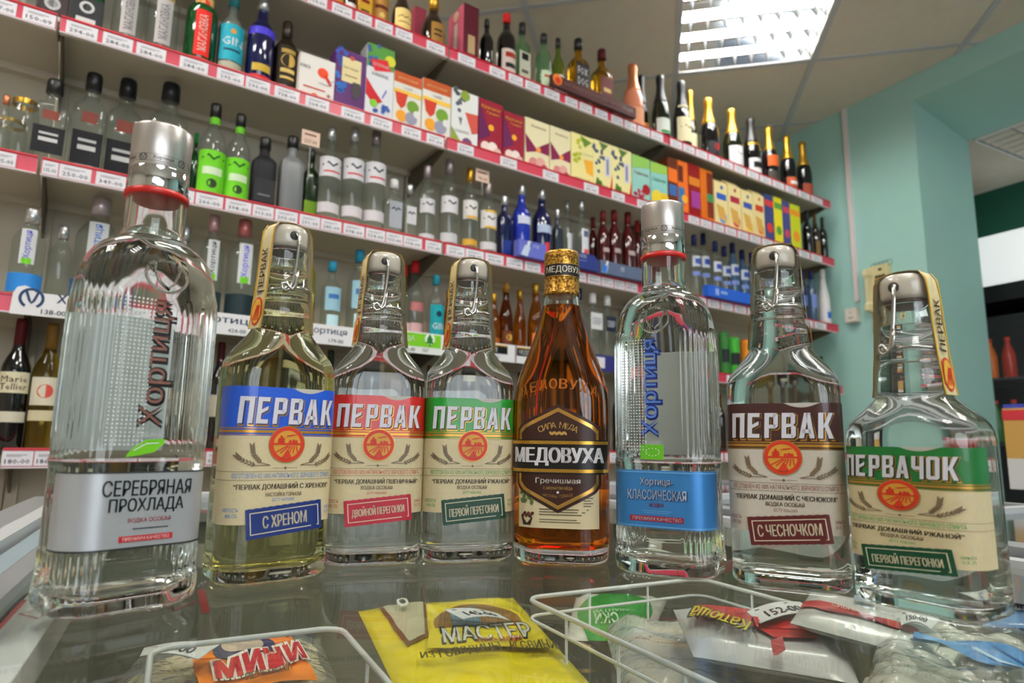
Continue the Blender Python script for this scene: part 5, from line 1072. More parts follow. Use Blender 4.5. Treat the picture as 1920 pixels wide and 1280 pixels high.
# ================================================================== the eight bottles on the lid
def glass_bsdf(name, c, ior):
    m = bpy.data.materials.new(name); m.use_nodes = True; nt = m.node_tree; nt.nodes.clear()
    o = nt.nodes.new('ShaderNodeOutputMaterial'); g = nt.nodes.new('ShaderNodeBsdfGlass')
    g.inputs['Color'].default_value = (*lin(c), 1); g.inputs['Roughness'].default_value = 0.0; g.inputs['IOR'].default_value = ior
    nt.links.new(g.outputs[0], o.inputs[0]); return m
G_OUT = glass_bsdf('bottle_glass', (252, 254, 252), 1.5)
def liq_mats(c, name):
    a = glass_bsdf(name + '_side', c, 0.9); b = glass_bsdf(name + '_top', (252, 252, 252), 1.345)
    return a, b
VODKA = liq_mats((254, 254, 254), 'vodka'); YELLOWISH = liq_mats((250, 248, 222), 'horseradish_spirit'); MEAD = liq_mats((242, 174, 66), 'mead')
def sect(w_, d, r, z, nc=8, ns=6, rip=None):
    """rounded rectangle, counter-clockwise from the middle of the front"""
    r = min(r, w_ / 2 - 1e-5, d / 2 - 1e-5); pts = []
    def side(ax, ay, bx, by):
        for i in range(ns): pts.append((ax + (bx - ax) * i / ns, ay + (by - ay) * i / ns))
    def arc(cx, cy, a0):
        for i in range(nc): a = a0 + math.pi / 2 * i / nc; pts.append((cx + r * math.cos(a), cy + r * math.sin(a)))
    hx, hy = w_ / 2 - r, d / 2 - r
    side(0, -d / 2, hx, -d / 2); arc(hx, -hy, -math.pi / 2); side(w_ / 2, -hy, w_ / 2, hy); arc(hx, hy, 0); side(hx, d / 2, -hx, d / 2); arc(-hx, hy, math.pi / 2); side(-w_ / 2, hy, -w_ / 2, -hy); arc(-hx, -hy, math.pi); side(-hx, -d / 2, 0, -d / 2)
    if rip:
        out = []
        n = len(pts)
        for i, (x, y) in enumerate(pts):
            k = 1 + rip(i / n) / math.hypot(x, y); out.append((x * k, y * k))
        pts = out
    return [(x, y, z) for x, y in pts]
def wrap(w_, d, r):
    """maps (u along the front, z, lift) on to the upright wall of such a section"""
    f = w_ / 2 - r; q = r * math.pi / 2
    def fn(u, z, o=0.0):
        s = 1 if u >= 0 else -1; a = abs(u)
        if a <= f: x, y = a, -d / 2 - o
        elif a <= f + q: t = (a - f) / r; x = f + (r + o) * math.sin(t); y = -(d / 2 - r) - (r + o) * math.cos(t)
        else: x = w_ / 2 + o; y = -(d / 2 - r) + (a - f - q)
        return (s * x, y, z)
    return fn
def vessel(t, levels, inner, zl, liquid, rip=None, nc=8, ns=6, lipz=None):
    """levels: (z, w, d, r) of the outside; inner: the same of the cavity; zl: liquid level"""
    def ring(l, rp=None): return sect(l[1], l[2], l[3], l[0], nc, ns, rp)
    mb = MB(); mb.loft([ring(l, (lambda f, l=l: rip(f, l[0])) if rip else None) for l in levels], 0, True, False)
    up = []
    for k, l in enumerate(inner):
        if l[0] >= zl: up.append(l)
    k = next(i for i, l in enumerate(inner) if l[0] >= zl); a, b = inner[k - 1], inner[k]; f = (zl - a[0]) / (b[0] - a[0])
    mid = tuple(a[i] + (b[i] - a[i]) * f for i in range(4))
    mb.loft([ring(l) for l in [mid] + up], 0, False, False, True, flip=True)
    n = 4 * nc + 5 * ns
    top_o, top_i = ring(levels[-1]), ring((up or [mid])[-1])
    mb.loft([top_o, top_i], 0, False, False, True)
    g = mb.build('glass', G_OUT, t)
    lb = MB(); rr = [ring(l) for l in inner[:k]] + [ring(mid)]
    lb.loft(rr, 0, True, False); n = len(rr[-1]); o = len(lb.v); lb.add(rr[-1], [tuple(range(n))], 1)
    lb.build('liquid', list(liquid), t)
    return g

def excise(t, ZF, rot, text_='ПЕРВАК'):
    """paper strip over the stopper, with its red roundels"""
    half = [(.0228, .186), (.0217, .194), (.0212, .204), (.0196, .216), (.0186, .232), (.0176, .252), (.0168, .264), (.0160, .2695), (.0126, .2726)]
    path = [(-x, z) for x, z in half] + [(0, .2736)] + half[::-1]
    path = [(x, ZF(z)) for x, z in path]; cr, sr = math.cos(rot), math.sin(rot)
    L = [0]
    for i in range(1, len(path)): L.append(L[-1] + math.hypot(path[i][0] - path[i - 1][0], path[i][1] - path[i - 1][1]))
    def fn(s, y, o=0.0):
        s = max(0, min(L[-1], s)); i = max(k for k in range(len(L) - 1) if L[k] <= s); f = (s - L[i]) / (L[i + 1] - L[i]); a, b = path[i], path[i + 1]
        dx, dz = b[0] - a[0], b[1] - a[1]; l = math.hypot(dx, dz)
        x = a[0] + dx * f - dz / l * o
        return (x * cr - y * sr, x * sr + y * cr, a[1] + dz * f + dx / l * o)
    mb = MB()
    mb.grid(lambda a, b: fn(a * L[-1], -.0085 + .017 * b, .0004 + 0.0004 * math.sin(a * 40)), 30, 2, flip=True); mb.grid(lambda a, b: fn(a * L[-1], -.0085 + .017 * b, 0), 30, 2, 1)
    st = mb.build('excise_strip', [mat((216, 200, 150), .6), mat((196, 184, 150), .6)], t)
    cols = [(206, 160, 30), (84, 40, 26), (196, 50, 26), (226, 170, 60)]
    pm = MB()
    for y in (-.0078, .0078):
        pm.grid(lambda a, b: fn(a * L[-1], y - .0009 + .0018 * b, .0009), 30, 1, 0, flip=True)
    for sgn in (1, -1):
        g = (lambda u, v: fn(v, u, .0011)) if sgn == 1 else (lambda u, v: fn(L[-1] - v, -u, .0011))
        ff = lambda u, v, g=g: g(-u, v)
        disc(pm, ff, 0, .0135, .0072, 2, 20, .0115); disc(pm, lambda u, v: ff(u, v) if 0 else tuple(Vector(ff(u, v)) + Vector((-sgn * .0002, 0, 0))), 0, .0135, .0058, 3, 20, .0098)
        for k in range(4): stroke(pm, lambda u, v: tuple(Vector(ff(u, v)) + Vector((-sgn * .0004, 0, 0))), [(-.004 + .0025 * k, .006), (0.001 + .0008 * k, .018)], .0012, 2)
        text(pm, text_, lambda u, v: tuple(Vector(ff(u, v)) + Vector((-sgn * .0003, 0, 0))), 0, .047, .036, .0075, 1, .02, 2, rot=R(90))
    pm.build('print', [mat(c, .5) for c in cols], st)

def swing_cap(t, ZF):
    M_POR = mat((192, 184, 170), .25, coat=.4, name='porcelain'); M_STEEL = mat((190, 188, 184), .18, .95, name='steel_wire'); M_RUB = mat((60, 40, 30), .6)
    mb = MB(); mb.lathe([(r, ZF(z)) for r, z in ((.0105, .2535), (.0145, .2542), (.0155, .257), (.0157, .265), (.0150, .2692), (.0128, .2716), (.006, .2727))], 28)
    mb.build('stopper', M_POR, t)
    MB().lathe([(.0125, ZF(.2505)), (.0140, ZF(.2512)), (.0140, ZF(.2532)), (.0125, ZF(.2540))], 24).build('rubber_seal', M_RUB, t)
    mb = MB(); mb.lathe([(.0036, 0), (.0036, .0009), (.0016, .0009)], 14); o = mb.build('pin_hole', mat((30, 28, 26), .6), t); o.rotation_euler = (R(90), 0, 0); o.location = (0, -.0151, ZF(.2622))
    # bail: out of the hole, down the front, round the coil, back under the collar ring
    pth = [(.0005, -.010, .2625), (.0015, -.0165, .2628), (.0022, -.0185, .2605), (.0022, -.0195, .252), (.0010, -.0205, .236), (-.0012, -.0212, .222), (-.0035, -.0214, .2165), (-.0065, -.0214, .2150), (-.0092, -.0214, .2172), (-.0090, -.0214, .2205), (-.0062, -.0216, .2215), (-.0042, -.0222, .2190), (-.0020, -.0226, .2165), (.0005, -.0226, .2195), (.0014, -.0222, .2260), (.0016, -.0212, .2320)]
    mb = MB(); mb.tube([(x, y - .0012, ZF(z)) for x, y, z in pth], .0014, 8); mb.build('wire_bail', M_STEEL, t)
    mb = MB(); mb.tube([(.0195 * math.sin(a), -.0195 * math.cos(a), ZF(.2195 - .0075 * (1 - math.cos(a - .5)) / 2)) for a in [2 * math.pi * i / 28 for i in range(28)]], .0013, 8, closed=True); mb.build('neck_ring', M_STEEL, t)
    # clear shrink film round neck and stopper
    mb = MB(); prof = [(.0224, .191), (.0213, .202), (.0206, .212), (.0200, .228), (.0186, .248), (.0176, .262), (.0166, .270)]
    mb.grid(lambda a, b: (lambda r, z: ((r + .0004 * math.sin(a * 38)) * math.sin(2 * math.pi * a), -(r + .0006 + .0004 * math.sin(a * 38)) * math.cos(2 * math.pi * a), ZF(z)))(*[prof[min(6, int(b * 6))][q] + (prof[min(6, int(b * 6) + 1)][q] - prof[min(6, int(b * 6))][q]) * (b * 6 - int(b * 6)) for q in (0, 1)]), 36, 6)
    mb.build('shrink_film', M_SHRINK, t)
M_SHRINK = film('shrink_film', (226, 222, 214), 0.03, 0.06, 1.18, 0.1)

PW, PD, PR = .081, .059, .018
def pervak(loc, rz, name_text, main, stamp_c, stamp_text, line1, line2, small_c, lab, liquid=VODKA, zs=1.0, zl=.236, narrow=1.0, zn=None, paper=(218, 202, 160), srot=0.0, std='ДСТУ 4256:2003'):
    t = empty('vodka_bottle', loc, rz); tag(t, lab, 'bottle')
    lv = [(0, .068, .046, .016), (.0012, .075, .052, .017), (.005, .081, .058, .018), (.012, PW, PD, PR), (.018, PW, PD, PR), (.135, PW, PD, PR), (.146, PW, PD, PR), (.154, .0804, .0586, .019), (.160, .0788, .0576, .021), (.165, .0750, .0558, .023), (.170, .0685, .0532, .0245), (.1745, .0615, .0506, .0245), (.1785, .0555, .0482, .0236), (.182, .0502, .0462, .0229), (.1855, .0460, .0446, .0222), (.190, .0436, .0434, .0216), (.196, .0425, .0425, .0212), (.201, .0405, .0405, .0202), (.2035, .0415, .0415, .0207), (.207, .0385, .0385, .0192), (.215, .0370, .0370, .0184), (.2155, .0382, .0382, .019), (.219, .0382, .0382, .019), (.2195, .0362, .0362, .018), (.245, .0335, .0335, .0167), (.247, .0342, .0342, .017), (.2505, .0335, .0335, .0166)]
    wt = .0032
    inn = [(.0095, .058, .036, .012), (.013, .073, .050, .015), (.020, PW - 2 * wt, PD - 2 * wt, PR - wt), (.135, PW - 2 * wt, PD - 2 * wt, PR - wt), (.146, PW - 2 * wt, PD - 2 * wt, PR - wt), (.154, .0740, .0522, .017), (.160, .0722, .0510, .019), (.165, .0682, .0490, .020), (.170, .0615, .0462, .0215), (.1745, .0543, .0436, .0212), (.1785, .0483, .0412, .0202), (.182, .0432, .0392, .0194), (.1855, .0392, .0376, .0187), (.190, .0368, .0366, .0182), (.196, .0355, .0355, .0177), (.206, .0310, .0310, .0155), (.215, .0295, .0295, .0147), (.230, .0280, .0280, .0139), (.2505, .0265, .0265, .0132)]
    zn = zn or zs
    ZF = lambda z: z * zs if z < .19 else .19 * zs + (z - .19) * zn      # body and neck have their own proportions
    S = lambda L: [(ZF(z), w_, d, r) for z, w_, d, r in L]
    vessel(t, S(lv), S(inn), ZF(zl), liquid)
    fn0 = wrap(PW, PD, PR); Z = ZF; E = .060
    # back of the label first, then the printed face
    lm = MB(); cream = paper
    z0, z1, zb = (.0425, .1400, .1045)
    lm.grid(lambda a, b: fn0((a - .5) * 2 * E, Z(z0 + (zb - z0) * b), .0003), 44, 2, 0); lm.grid(lambda a, b: fn0((a - .5) * 2 * E, Z(zb + (z1 - zb) * b - (.0035 * max(0, 1 - ((a - .62) / .10) ** 2) * b)), .0003), 44, 2, 1)
    lm.grid(lambda a, b: fn0((a - .5) * 2 * E, Z(z0 + (z1 - z0) * b), .00005), 44, 2, 2, flip=True)
    lb = lm.build('front_label', [grain(mat(cream, .5, name='label_cream_' + lab[:6]), 400, .22, 0), mat(main, .4, coat=.3), mat((190, 186, 176), .6)], t)
    GOLDI = (190, 140, 60); REDI = (204, 52, 26); INKI = (116, 98, 74)
    cols = [GOLDI, (214, 210, 218), REDI, (206, 150, 50), INKI, small_c, stamp_c, (222, 212, 186), (60, 50, 40), (70, 20, 20) if False else tuple(int(c * .55) for c in main)]
    pm = MB(); k = [0]
    def F(o): return lambda u, z: fn0(u * narrow, Z(z), o)
    def strip(za, zb_, mi, o=.0006): pm.grid(lambda a, b: fn0((a - .5) * 2 * E, Z(za + (zb_ - za) * b), o), 44, 1, mi)
    strip(.1095, .1103, 0); strip(.1066, .1086, 0); strip(.1050, .1055, 0)
    tw = .070
    block_text(pm, name_text, F(.0005), .0010, .1218, tw + .001, .0205, 0, .05, .03)
    block_text(pm, name_text, F(.0008), .0009, .1221, tw, .0195, 9, .05)
    block_text(pm, name_text, F(.0011), 0, .1228, tw, .0192, 1, .05)
    cz = .0985
    disc(pm, F(.0009), 0, cz, .0134, 0, 28); disc(pm, F(.0011), 0, cz, .0128, 2, 28); disc(pm, F(.0013), 0, cz, .0100, 3, 28)
    pm.poly([(-.0098, cz - .004), (-.0098, cz + .0005), (.0098, cz + .0005), (.0098, cz - .004)][::-1] if 0 else [(-.0102, cz - .0005), (.0102, cz - .0005), (.0102, cz + .001), (-.0102, cz + .001)], F(.0015), 2)
    for q in range(6):
        x = -.0075 + .003 * q; stroke(pm, F(.0015), [(x * 1.05, cz - .0075 + abs(x) * .25), (x * .45 + .0035, cz - .001)], .0009, 2)
    pm.poly([(-.004, cz - .0097), (.004, cz - .0097), (.001, cz - .004)], F(.0016), 2)
    for x, h in ((-.006, .0035), (-.0045, .0055), (-.003, .004), (.002, .0022), (.0045, .0026), (.0065, .0022)): pm.poly([(x - .0012, cz + .001), (x + .0012, cz + .001), (x + .0008, cz + .001 + h), (x - .0008, cz + .001 + h)], F(.0016), 2)
    for x in (-.001, .0005): stroke(pm, F(.0016), [(x, cz + .006), (x + .006, cz + .007)], .0007, 2)
    for sg in (-1, 1):                            # ears of wheat
        for path in ([(.011, .0845), (.018, .0865), (.0235, .0925), (.0245, .0985)], [(.011, .0845), (.022, .0845), (.031, .0885), (.0345, .0915)]):
            P2 = [(sg * x, z - .001) for x, z in path]; stroke(pm, F(.0007), P2, .0006, 4)
            for i in range(9):
                f = .35 + .65 * i / 8; j = min(2, int(f * 3)); g = f * 3 - j; x = P2[j][0] + (P2[j + 1][0] - P2[j][0]) * g; z = P2[j][1] + (P2[j + 1][1] - P2[j][1]) * g
                a = math.atan2(P2[j + 1][1] - P2[j][1], P2[j + 1][0] - P2[j][0])
                for s2 in (-1, 1): disc(pm, F(.0008), x + .0011 * math.cos(a + s2 * .9), z + .0011 * math.sin(a + s2 * .9), .0016, 4, 6, .0006, a + s2 * .5)
    stroke(pm, F(.0006), [(-.009, .0815), (.009, .0815)], .0003, 4); disc(pm, F(.0007), 0, .0815, .0012, 4, 4)
    for z in (.0790, .0730): strip(z, z + .0003, 4)
    text(pm, 'ИЗГОТОВЛЕН ИЗ 100% НАТУРАЛЬНОГО ЗЕРНОВОГО СПИРТА', F(.0006), 0, .0762, .073, .0036, 5, .0, 2)
    text(pm, line1, F(.0006), 0, .0686, .070, .0054, 8, .03, 2); text(pm, line2, F(.0006), 0, .0632, .026, .0036, 4, .03, 2); text(pm, std, F(.0006), 0, .0590, .016, .0026, 5, 0, 2)
    text(pm, 'КРЕПОСТЬ', F(.0006), -.036, .0525, .011, .0027, 5, 0, 2); text(pm, '40% ОБ.', F(.0006), -.035, .0486, .009, .0027, 5, 0, 2); text(pm, 'ОБЪЁМ', F(.0006), .036, .0525, .008, .0027, 5, 0, 2); text(pm, '0,5 Л', F(.0006), .036, .0486, .007, .0027, 5, 0, 2)
    pm.build('print', [mat(cols[0], .3, .6)] + [mat(c, .45) for c in cols[1:]], lb)
    # the stamp stuck askew over the lower edge
    sm = MB(); a = R(5.5); SW, SH, sc = .0545, .0205, .0450
    def G(o):
        def f(u, z): return fn0(.002 + (u * math.cos(a) - z * math.sin(a)), Z(sc + u * math.sin(a) + z * math.cos(a)), o)
        return f
    n = 22; top = [(-SW / 2 + SW * i / n, SH / 2 + (.0004 if i % 2 else 0)) for i in range(n + 1)]; bot = [(x, -z) for x, z in top]
    g0 = G(.0013); sm.add([g0(*p) for p in bot] + [g0(*p) for p in top], [(i, i + 1, n + 2 + i, n + 1 + i) for i in range(n)], 0)
    g00 = G(.0010); sm.add([g00(*p) for p in bot] + [g00(*p) for p in top], [(i, n + 1 + i, n + 2 + i, i + 1) for i in range(n)], 0)
    st = sm.build('stamp', mat(stamp_c, .45), t); sm = MB(); g = G(.0015); w2, h2 = SW / 2 - .0026, SH / 2 - .0026
    for x0, y0, x1, y1 in ((-w2, -h2, w2, -h2 + .0006), (-w2, h2 - .0006, w2, h2), (-w2, -h2, -w2 + .0006, h2), (w2 - .0006, -h2, w2, h2)): rect(sm, g, x0, y0, x1, y1, 0, 6)
    text(sm, stamp_text, g, 0, 0, min(.043, .0040 * len(stamp_text)), .0088, 0, .04, 2); sm.build('lettering', mat((220, 208, 178), .5), st)
    # paper label on the back, seen through the spirit
    swing_cap(t, ZF); excise(t, ZF, srot)
    return t
K_W, K_D, K_R = .080, .062, .020
def khortytsia(loc, rz, lab, style):
    t = empty('vodka_bottle', loc, rz); tag(t, lab, 'bottle')
    W_, D2, R2 = K_W, K_D, K_R
    lv = [(0, .066, .048, .018), (.0012, .074, .056, .019), (.004, .081, .063, .0205), (.010, .083, .065, .021), (.016, .083, .065, .021), (.021, W_, D2, R2), (.035, W_, D2, R2), (.0365, W_, D2, R2), (.084, W_, D2, R2), (.088, .0815, .0635, .0205), (.092, W_, D2, R2)]
    lv += [(.092 + (.192 - .092) * i / 10, W_, D2, R2) for i in range(1, 11)]
    for a in range(1, 9):
        th = R(90) * a / 8.6; f = math.sin(th); z = .192 + .038 * f; k = math.cos(th) ** .9
        lv.append((z, .0385 + (W_ - .0385) * k, .0385 + (D2 - .0385) * k, min(R2 + .004, (.0385 + (D2 - .0385) * k) / 2)))
    lv += [(.2325, .0385, .0385, .0192), (.238, .0372, .0372, .0186), (.258, .0366, .0366, .0183), (.268, .0360, .0360, .018)]
    wt = .0034
    inn = [(.010, .052, .034, .012), (.014, .068, .050, .015), (.022, W_ - 2 * wt, D2 - 2 * wt, R2 - wt)] + [(.022 + .17 * i / 6, W_ - 2 * wt, D2 - 2 * wt, R2 - wt) for i in range(1, 7)]
    for a in range(1, 9):
        th = R(90) * a / 8.6; z = .192 + .0345 * math.sin(th); k = math.cos(th) ** .9
        inn.append((z, .031 + (W_ - 2 * wt - .031) * k, .031 + (D2 - 2 * wt - .031) * k, min(R2, (.031 + (D2 - 2 * wt - .031) * k) / 2)))
    inn += [(.240, .0300, .0300, .0149), (.268, .0292, .0292, .0145)]
    def rip(f, z):
        if not (.093 < z < .191 or .020 < z < .0352): return 0.0
        f = f if f <= .5 else 1 - f                # 0 front middle .. 0.5 back middle
        if .062 < f < .44: return .0008 * math.cos((f - .062) * 2 * math.pi * 44)
        return 0.0
    vessel(t, lv, inn, .232, VODKA, rip, nc=30, ns=10)
    fn0 = wrap(W_, D2, R2); E = .058
    # band label
    z0, z1 = .0375, .0820
    lm = MB(); body = (176, 178, 182) if style == 'silver' else (60, 130, 196)
    lm.grid(lambda a, b: fn0((a - .5) * 2 * E, z0 + (z1 - z0) * b, .0004), 48, 2, 0); lm.grid(lambda a, b: fn0((a - .5) * 2 * E, z0 + (z1 - z0) * b, .0001), 48, 2, 1, flip=True)
    lb = lm.build('front_label', [mat(body, .32, .35), mat((190, 190, 190), .5)], t)
    pm = MB(); F = lambda o: (lambda u, z: fn0(u, z, o))
    def strip(za, zb_, mi): pm.grid(lambda a, b: fn0((a - .5) * 2 * E, za + (zb_ - za) * b, .0008), 48, 1, mi)
    if style == 'silver':
        cols = [(30, 32, 34), (176, 30, 40), (220, 200, 200)]
        strip(.0375, .0385, 0); strip(.0812, .0820, 0)
        text(pm, 'СЕРЕБРЯНАЯ', F(.0008), .001, .0725, .050, .0092, 0, .025, 3); text(pm, 'ПРОХЛАДА', F(.0008), .001, .0620, .042, .0092, 0, .025, 3)
        text(pm, 'ВОДКА ОСОБАЯ', F(.0008), .003, .0535, .024, .0030, 1, .01, 2); rect(pm, F(.0008), -.006, .0485, .014, .0491, 0, 4)
        rect(pm, F(.0008), -.013, .0415, .017, .0450, 1, 8); text(pm, 'ПРЕМИУМ КАЧЕСТВО', F(.0011), .002, .04325, .026, .0020, 2, 0, 2)
    else:
        cols = [(30, 60, 120), (150, 30, 50), (206, 214, 226), (110, 170, 220)]
        strip(.0385, .0392, 3); strip(.0800, .0808, 3)
        text(pm, 'Хортиця-', F(.0007), .0004, .0721, .027, .0075, 0, .03, 3); text(pm, 'Хортиця-', F(.0010), 0, .0725, .0265, .0072, 2, .01, 3)
        text(pm, 'КЛАССИЧЕСКАЯ', F(.0007), .0004, .0626, .0475, .0080, 0, .03, 3); text(pm, 'КЛАССИЧЕСКАЯ', F(.0010), 0, .0630, .047, .0076, 2, .01, 3)
        text(pm, 'ВОДКА', F(.0008), 0, .0550, .012, .0034, 1, .02, 2); rect(pm, F(.0008), -.012, .0505, .012, .0509, 3, 6); rect(pm, F(.0008), -.010, .0490, .010, .0494, 3, 6)
        rect(pm, F(.0008), -.022, .0425, .021, .0468, 1, 8); text(pm, 'ПРЕМИУМ КАЧЕСТВО', F(.0011), 0, .04465, .039, .0027, 2, .01, 2)
    pm.build('print', [mat(c, .4) for c in cols], lb)
    # upright name and organic mark printed on the glass
    pm = MB(); cx = -.001 if style == 'silver' else -.003
    if style == 'silver': cols = [(34, 30, 32), (124, 84, 74), (110, 186, 30), (236, 236, 236)]
    else: cols = [(24, 50, 130), (84, 120, 196), (96, 180, 30), (236, 236, 236)]
    text(pm, 'Хортиця', F(.0004), cx + .0006, .1475, .080, .0185, 0, .07, 3, rot=R(90)); text(pm, 'Хортиця', F(.0008), cx, .1480, .0775, .0160, 1, 0, 3, rot=R(90))
    text(pm, 'ORGANIC', F(.0006), cx, .1040, .016, .0028, 3, .01, 2)
    if style == 'silver': pm.poly([(cx - .013, .0905), (cx - .006, .0915), (cx + .003, .0935), (cx + .008, .0985), (cx + .0085, .1015), (cx - .002, .1010), (cx - .008, .0975), (cx - .0115, .0935)], F(.0005), 2); stroke(pm, F(.0008), [(cx - .009, .0945), (cx - .002, .0985), (cx + .005, .0990)], .0005, 3)
    else:
        rect(pm, F(.0005), cx - .0095, .0905, cx + .0095, .1020, 2, 4)
        for k in range(12): a = k / 12 * 6.28; disc(pm, F(.0008), cx + .0055 * math.cos(a) + .0005, .0962 + .0030 * math.sin(a), .0005, 3, 6)
    pm.build('printed_name', [mat(c, .4) for c in cols], t)
    dm = MB()
    for i in range(9):
        for j in range(38):
            u = cx - .024 + .0024 * i - (0 if style == 'silver' else -.0); disc(dm, F(.0005), u, .098 + .0024 * j, .0007, 0, 6)
    o = dm.build('frosted_dots', mat((206, 208, 206), .5), t); o['kind'] = 'stuff'
    # label on the back
    bm = MB(); bk = lambda u, z, o: (lambda p: (-p[0], -p[1], p[2]))(fn0(u, z, o))
    bm.grid(lambda a, b: bk(-.024 + .048 * a, .092 + .090 * b, .0004), 14, 1, 0); bm.grid(lambda a, b: bk(-.024 + .048 * a, .092 + .090 * b, .0001), 14, 1, 1, flip=True)
    bm.build('back_label', [mat((210, 212, 214), .5), mat((236, 238, 238), .5)], t)
    # raised ring-and-V emblem on the shoulder
    em = MB(); zc = .2035; yb = -D2 / 2 - .0002
    sh = lambda x, z: (x, yb + max(0, (z - .193)) ** 1.6 * 3.0, z)
    em.tube([sh(.0125 * math.cos(a), zc + .0105 * math.sin(a)) for a in [2 * math.pi * i / 24 for i in range(24)]], .0010, 6, closed=True)
    em.build('raised_ring', G_OUT, t)
    em = MB(); em.tube([sh(x, z) for x, z in ((-.0105, .2095), (-.005, .2010), (.0005, .1955), (.005, .1995), (.0085, .2100), (.0060, .2135))], .0009, 6); em.build('raised_letter', G_OUT, t)
    em = MB(); em.tube([sh(x, z) for x, z in ((-.0060, .2130), (-.0075, .2060), (-.0040, .1985), (.0015, .1945))], .0009, 6); em.build('raised_letter', G_OUT, t)
    # red seal ring and the long silver cap
    MB().lathe([(.0184, .2600), (.0196, .2605), (.0196, .2640), (.0184, .2646)], 36).build('seal_ring', mat((190, 30, 26), .35), t)
    MB().lathe([(.0184, .2646), (.0186, .2650), (.0186, .2795), (.0182, .2800)], 40, top=False).build('cap_skirt', mat((206, 208, 210), .07, .98), t)
    cp = MB(); cp.lathe([(.0182, .2800), (.0184, .2803), (.0184, .3085), (.0180, .3100), (.0165, .3106)], 40); cp_ = cp.build('cap', mat((198, 192, 188), .34, .85), t)
    pm = MB(); cyl = lambda u, z: (.01855 * math.sin(u / .0185), -.01855 * math.cos(u / .0185), z)
    for z in (.2822, .2868): pm.grid(lambda a, b: cyl((a - .5) * .10, z + .0002 * b), 40, 1)
    for k in range(-2, 3):
        c = .0035 + k * .0245; text(pm, 'Хортиця', cyl, c - .0085, .28465, .0125, .0030, 0, .01, 2); annulus(pm, cyl, c + .0035, .28465, .0021, .0027, 0, 16); stroke(pm, cyl, [(c + .0022, .2862), (c + .0034, .2832), (c + .0048, .2862)], .0006)
    pm.build('print', mat((60, 56, 54), .5), cp_)
    return t
def medovukha(loc, rz):
    t = empty('mead_bottle', loc, rz); tag(t, 'amber mead bottle with gold cap and brown hexagonal label', 'bottle')
    el = lambda z, w_, d: (z, w_, d, d / 2 - .0003)
    L = [(0, .070, .044), (.0012, .078, .050), (.004, .083, .054), (.012, .0845, .055), (.07, .0858, .056), (.12, .0868, .0565), (.140, .0862, .0563), (.152, .0835, .0555), (.163, .0775, .053), (.174, .0690, .050), (.185, .0600, .0465), (.196, .0520, .0430), (.207, .0450, .0400), (.217, .0395, .0372), (.226, .0358, .0352), (.234, .0335, .0335), (.240, .0315, .0315), (.246, .029, .029)]
    I = [(.012, .050, .028), (.016, .070, .044), (.024, .0780, .0488), (.07, .0790, .0492), (.12, .0800, .0498), (.140, .0795, .0496), (.152, .0768, .0488), (.163, .0705, .0463), (.174, .0620, .0432), (.185, .0530, .0397), (.196, .0450, .0362), (.207, .0382, .0332), (.217, .0328, .0305), (.226, .0292, .0287), (.234, .0270, .0270), (.246, .0245, .0245)]
    vessel(t, [el(*l) for l in L], [el(*l) for l in I], .2275, MEAD, nc=14, ns=4)
    W_, D2 = .0864, .0563; fn0 = wrap(W_ + .0006, D2 + .0006, D2 / 2 - .0003 + .0003); F = lambda o: (lambda u, z: fn0(u, z, o))
    # brown field, hexagon, band
    pm = MB(); cols = [(58, 26, 14), (200, 158, 84), (16, 14, 14), (214, 210, 214), (206, 190, 150), (90, 110, 50), (70, 30, 22), (150, 110, 50)]
    pm.grid(lambda a, b: fn0(-.036 + .072 * a, .031 + .036 * b, .0003), 24, 1, 4); pm.grid(lambda a, b: fn0(-.036 + .072 * a, .031 + .036 * b, .00005), 24, 1, 4, flip=True)
    lb0 = pm.build('story_label', [mat(c, .5) for c in cols], t)
    HX = [(0, .1325), (.031, .1170), (.0355, .1125), (.0355, .0680), (.031, .0625), (0, .0465), (-.031, .0625), (-.0355, .0680), (-.0355, .1125), (-.031, .1170)]
    def hexa(mb, k, o, mi):
        n = 16
        def half(x): # upper and lower edge at x
            x = min(abs(x) / k, .03549)
            if x <= .031: f = x / .031; return .1325 + (.1170 - .1325) * f, .0465 + (.0625 - .0465) * f
            f = (x - .031) / .0045; return .1170 - .0045 * f, .0625 + .0055 * f
        def g(a, b):
            x = (-1 + 2 * a) * .0355 * k; hi, lo = half(x); hi = .0895 + (hi - .0895) * k; lo = .0895 + (lo - .0895) * k
            return fn0(x, lo + (hi - lo) * b, o)
        mb.grid(g, 40, 6, mi)
    pm = MB(); hexa(pm, 1.07, .0006, 0); hexa(pm, 1.0, .0009, 1); hexa(pm, .92, .0012, 0)
    hx = pm.build('hexagon_label', [mat((52, 22, 12), .4), mat((206, 160, 84), .25, .8)], t)
    pm = MB(); E = .0455
    for za, zb_, mi, o in ((.0762, .1050, 0, .0016), (.1012, .1040, 1, .0019), (.0774, .0802, 1, .0019)): pm.grid(lambda a, b: fn0((a - .5) * 2 * E, za + (zb_ - za) * b, o), 40, 1, mi)
    bd_ = pm.build('name_band', [mat((14, 13, 13), .35), mat((196, 150, 60), .25, .8)], t)
    pm = MB(); text(pm, 'МЕДОВУХА', F(.0022), 0, .0907, .080, .0155, 0, .06, 3); pm.build('lettering', mat((216, 212, 214), .45), bd_)
    pm = MB(); arc = lambda s, r, zc, sp_, h, mi: [text(pm, ch, (lambda u, z, a=a: F(.0016)(r * math.sin(a) + u * math.cos(a) + (z) * math.sin(a), zc + r * math.cos(a) - u * math.sin(a) + z * math.cos(a))), 0, 0, None, h, mi, .0, 2) for ch, a in [(c, (i - (len(s) - 1) / 2) * sp_) for i, c in enumerate(s)] if ch != ' ']
    arc('СИЛА МЁДА', .034, .0835, .115, .0052, 0)
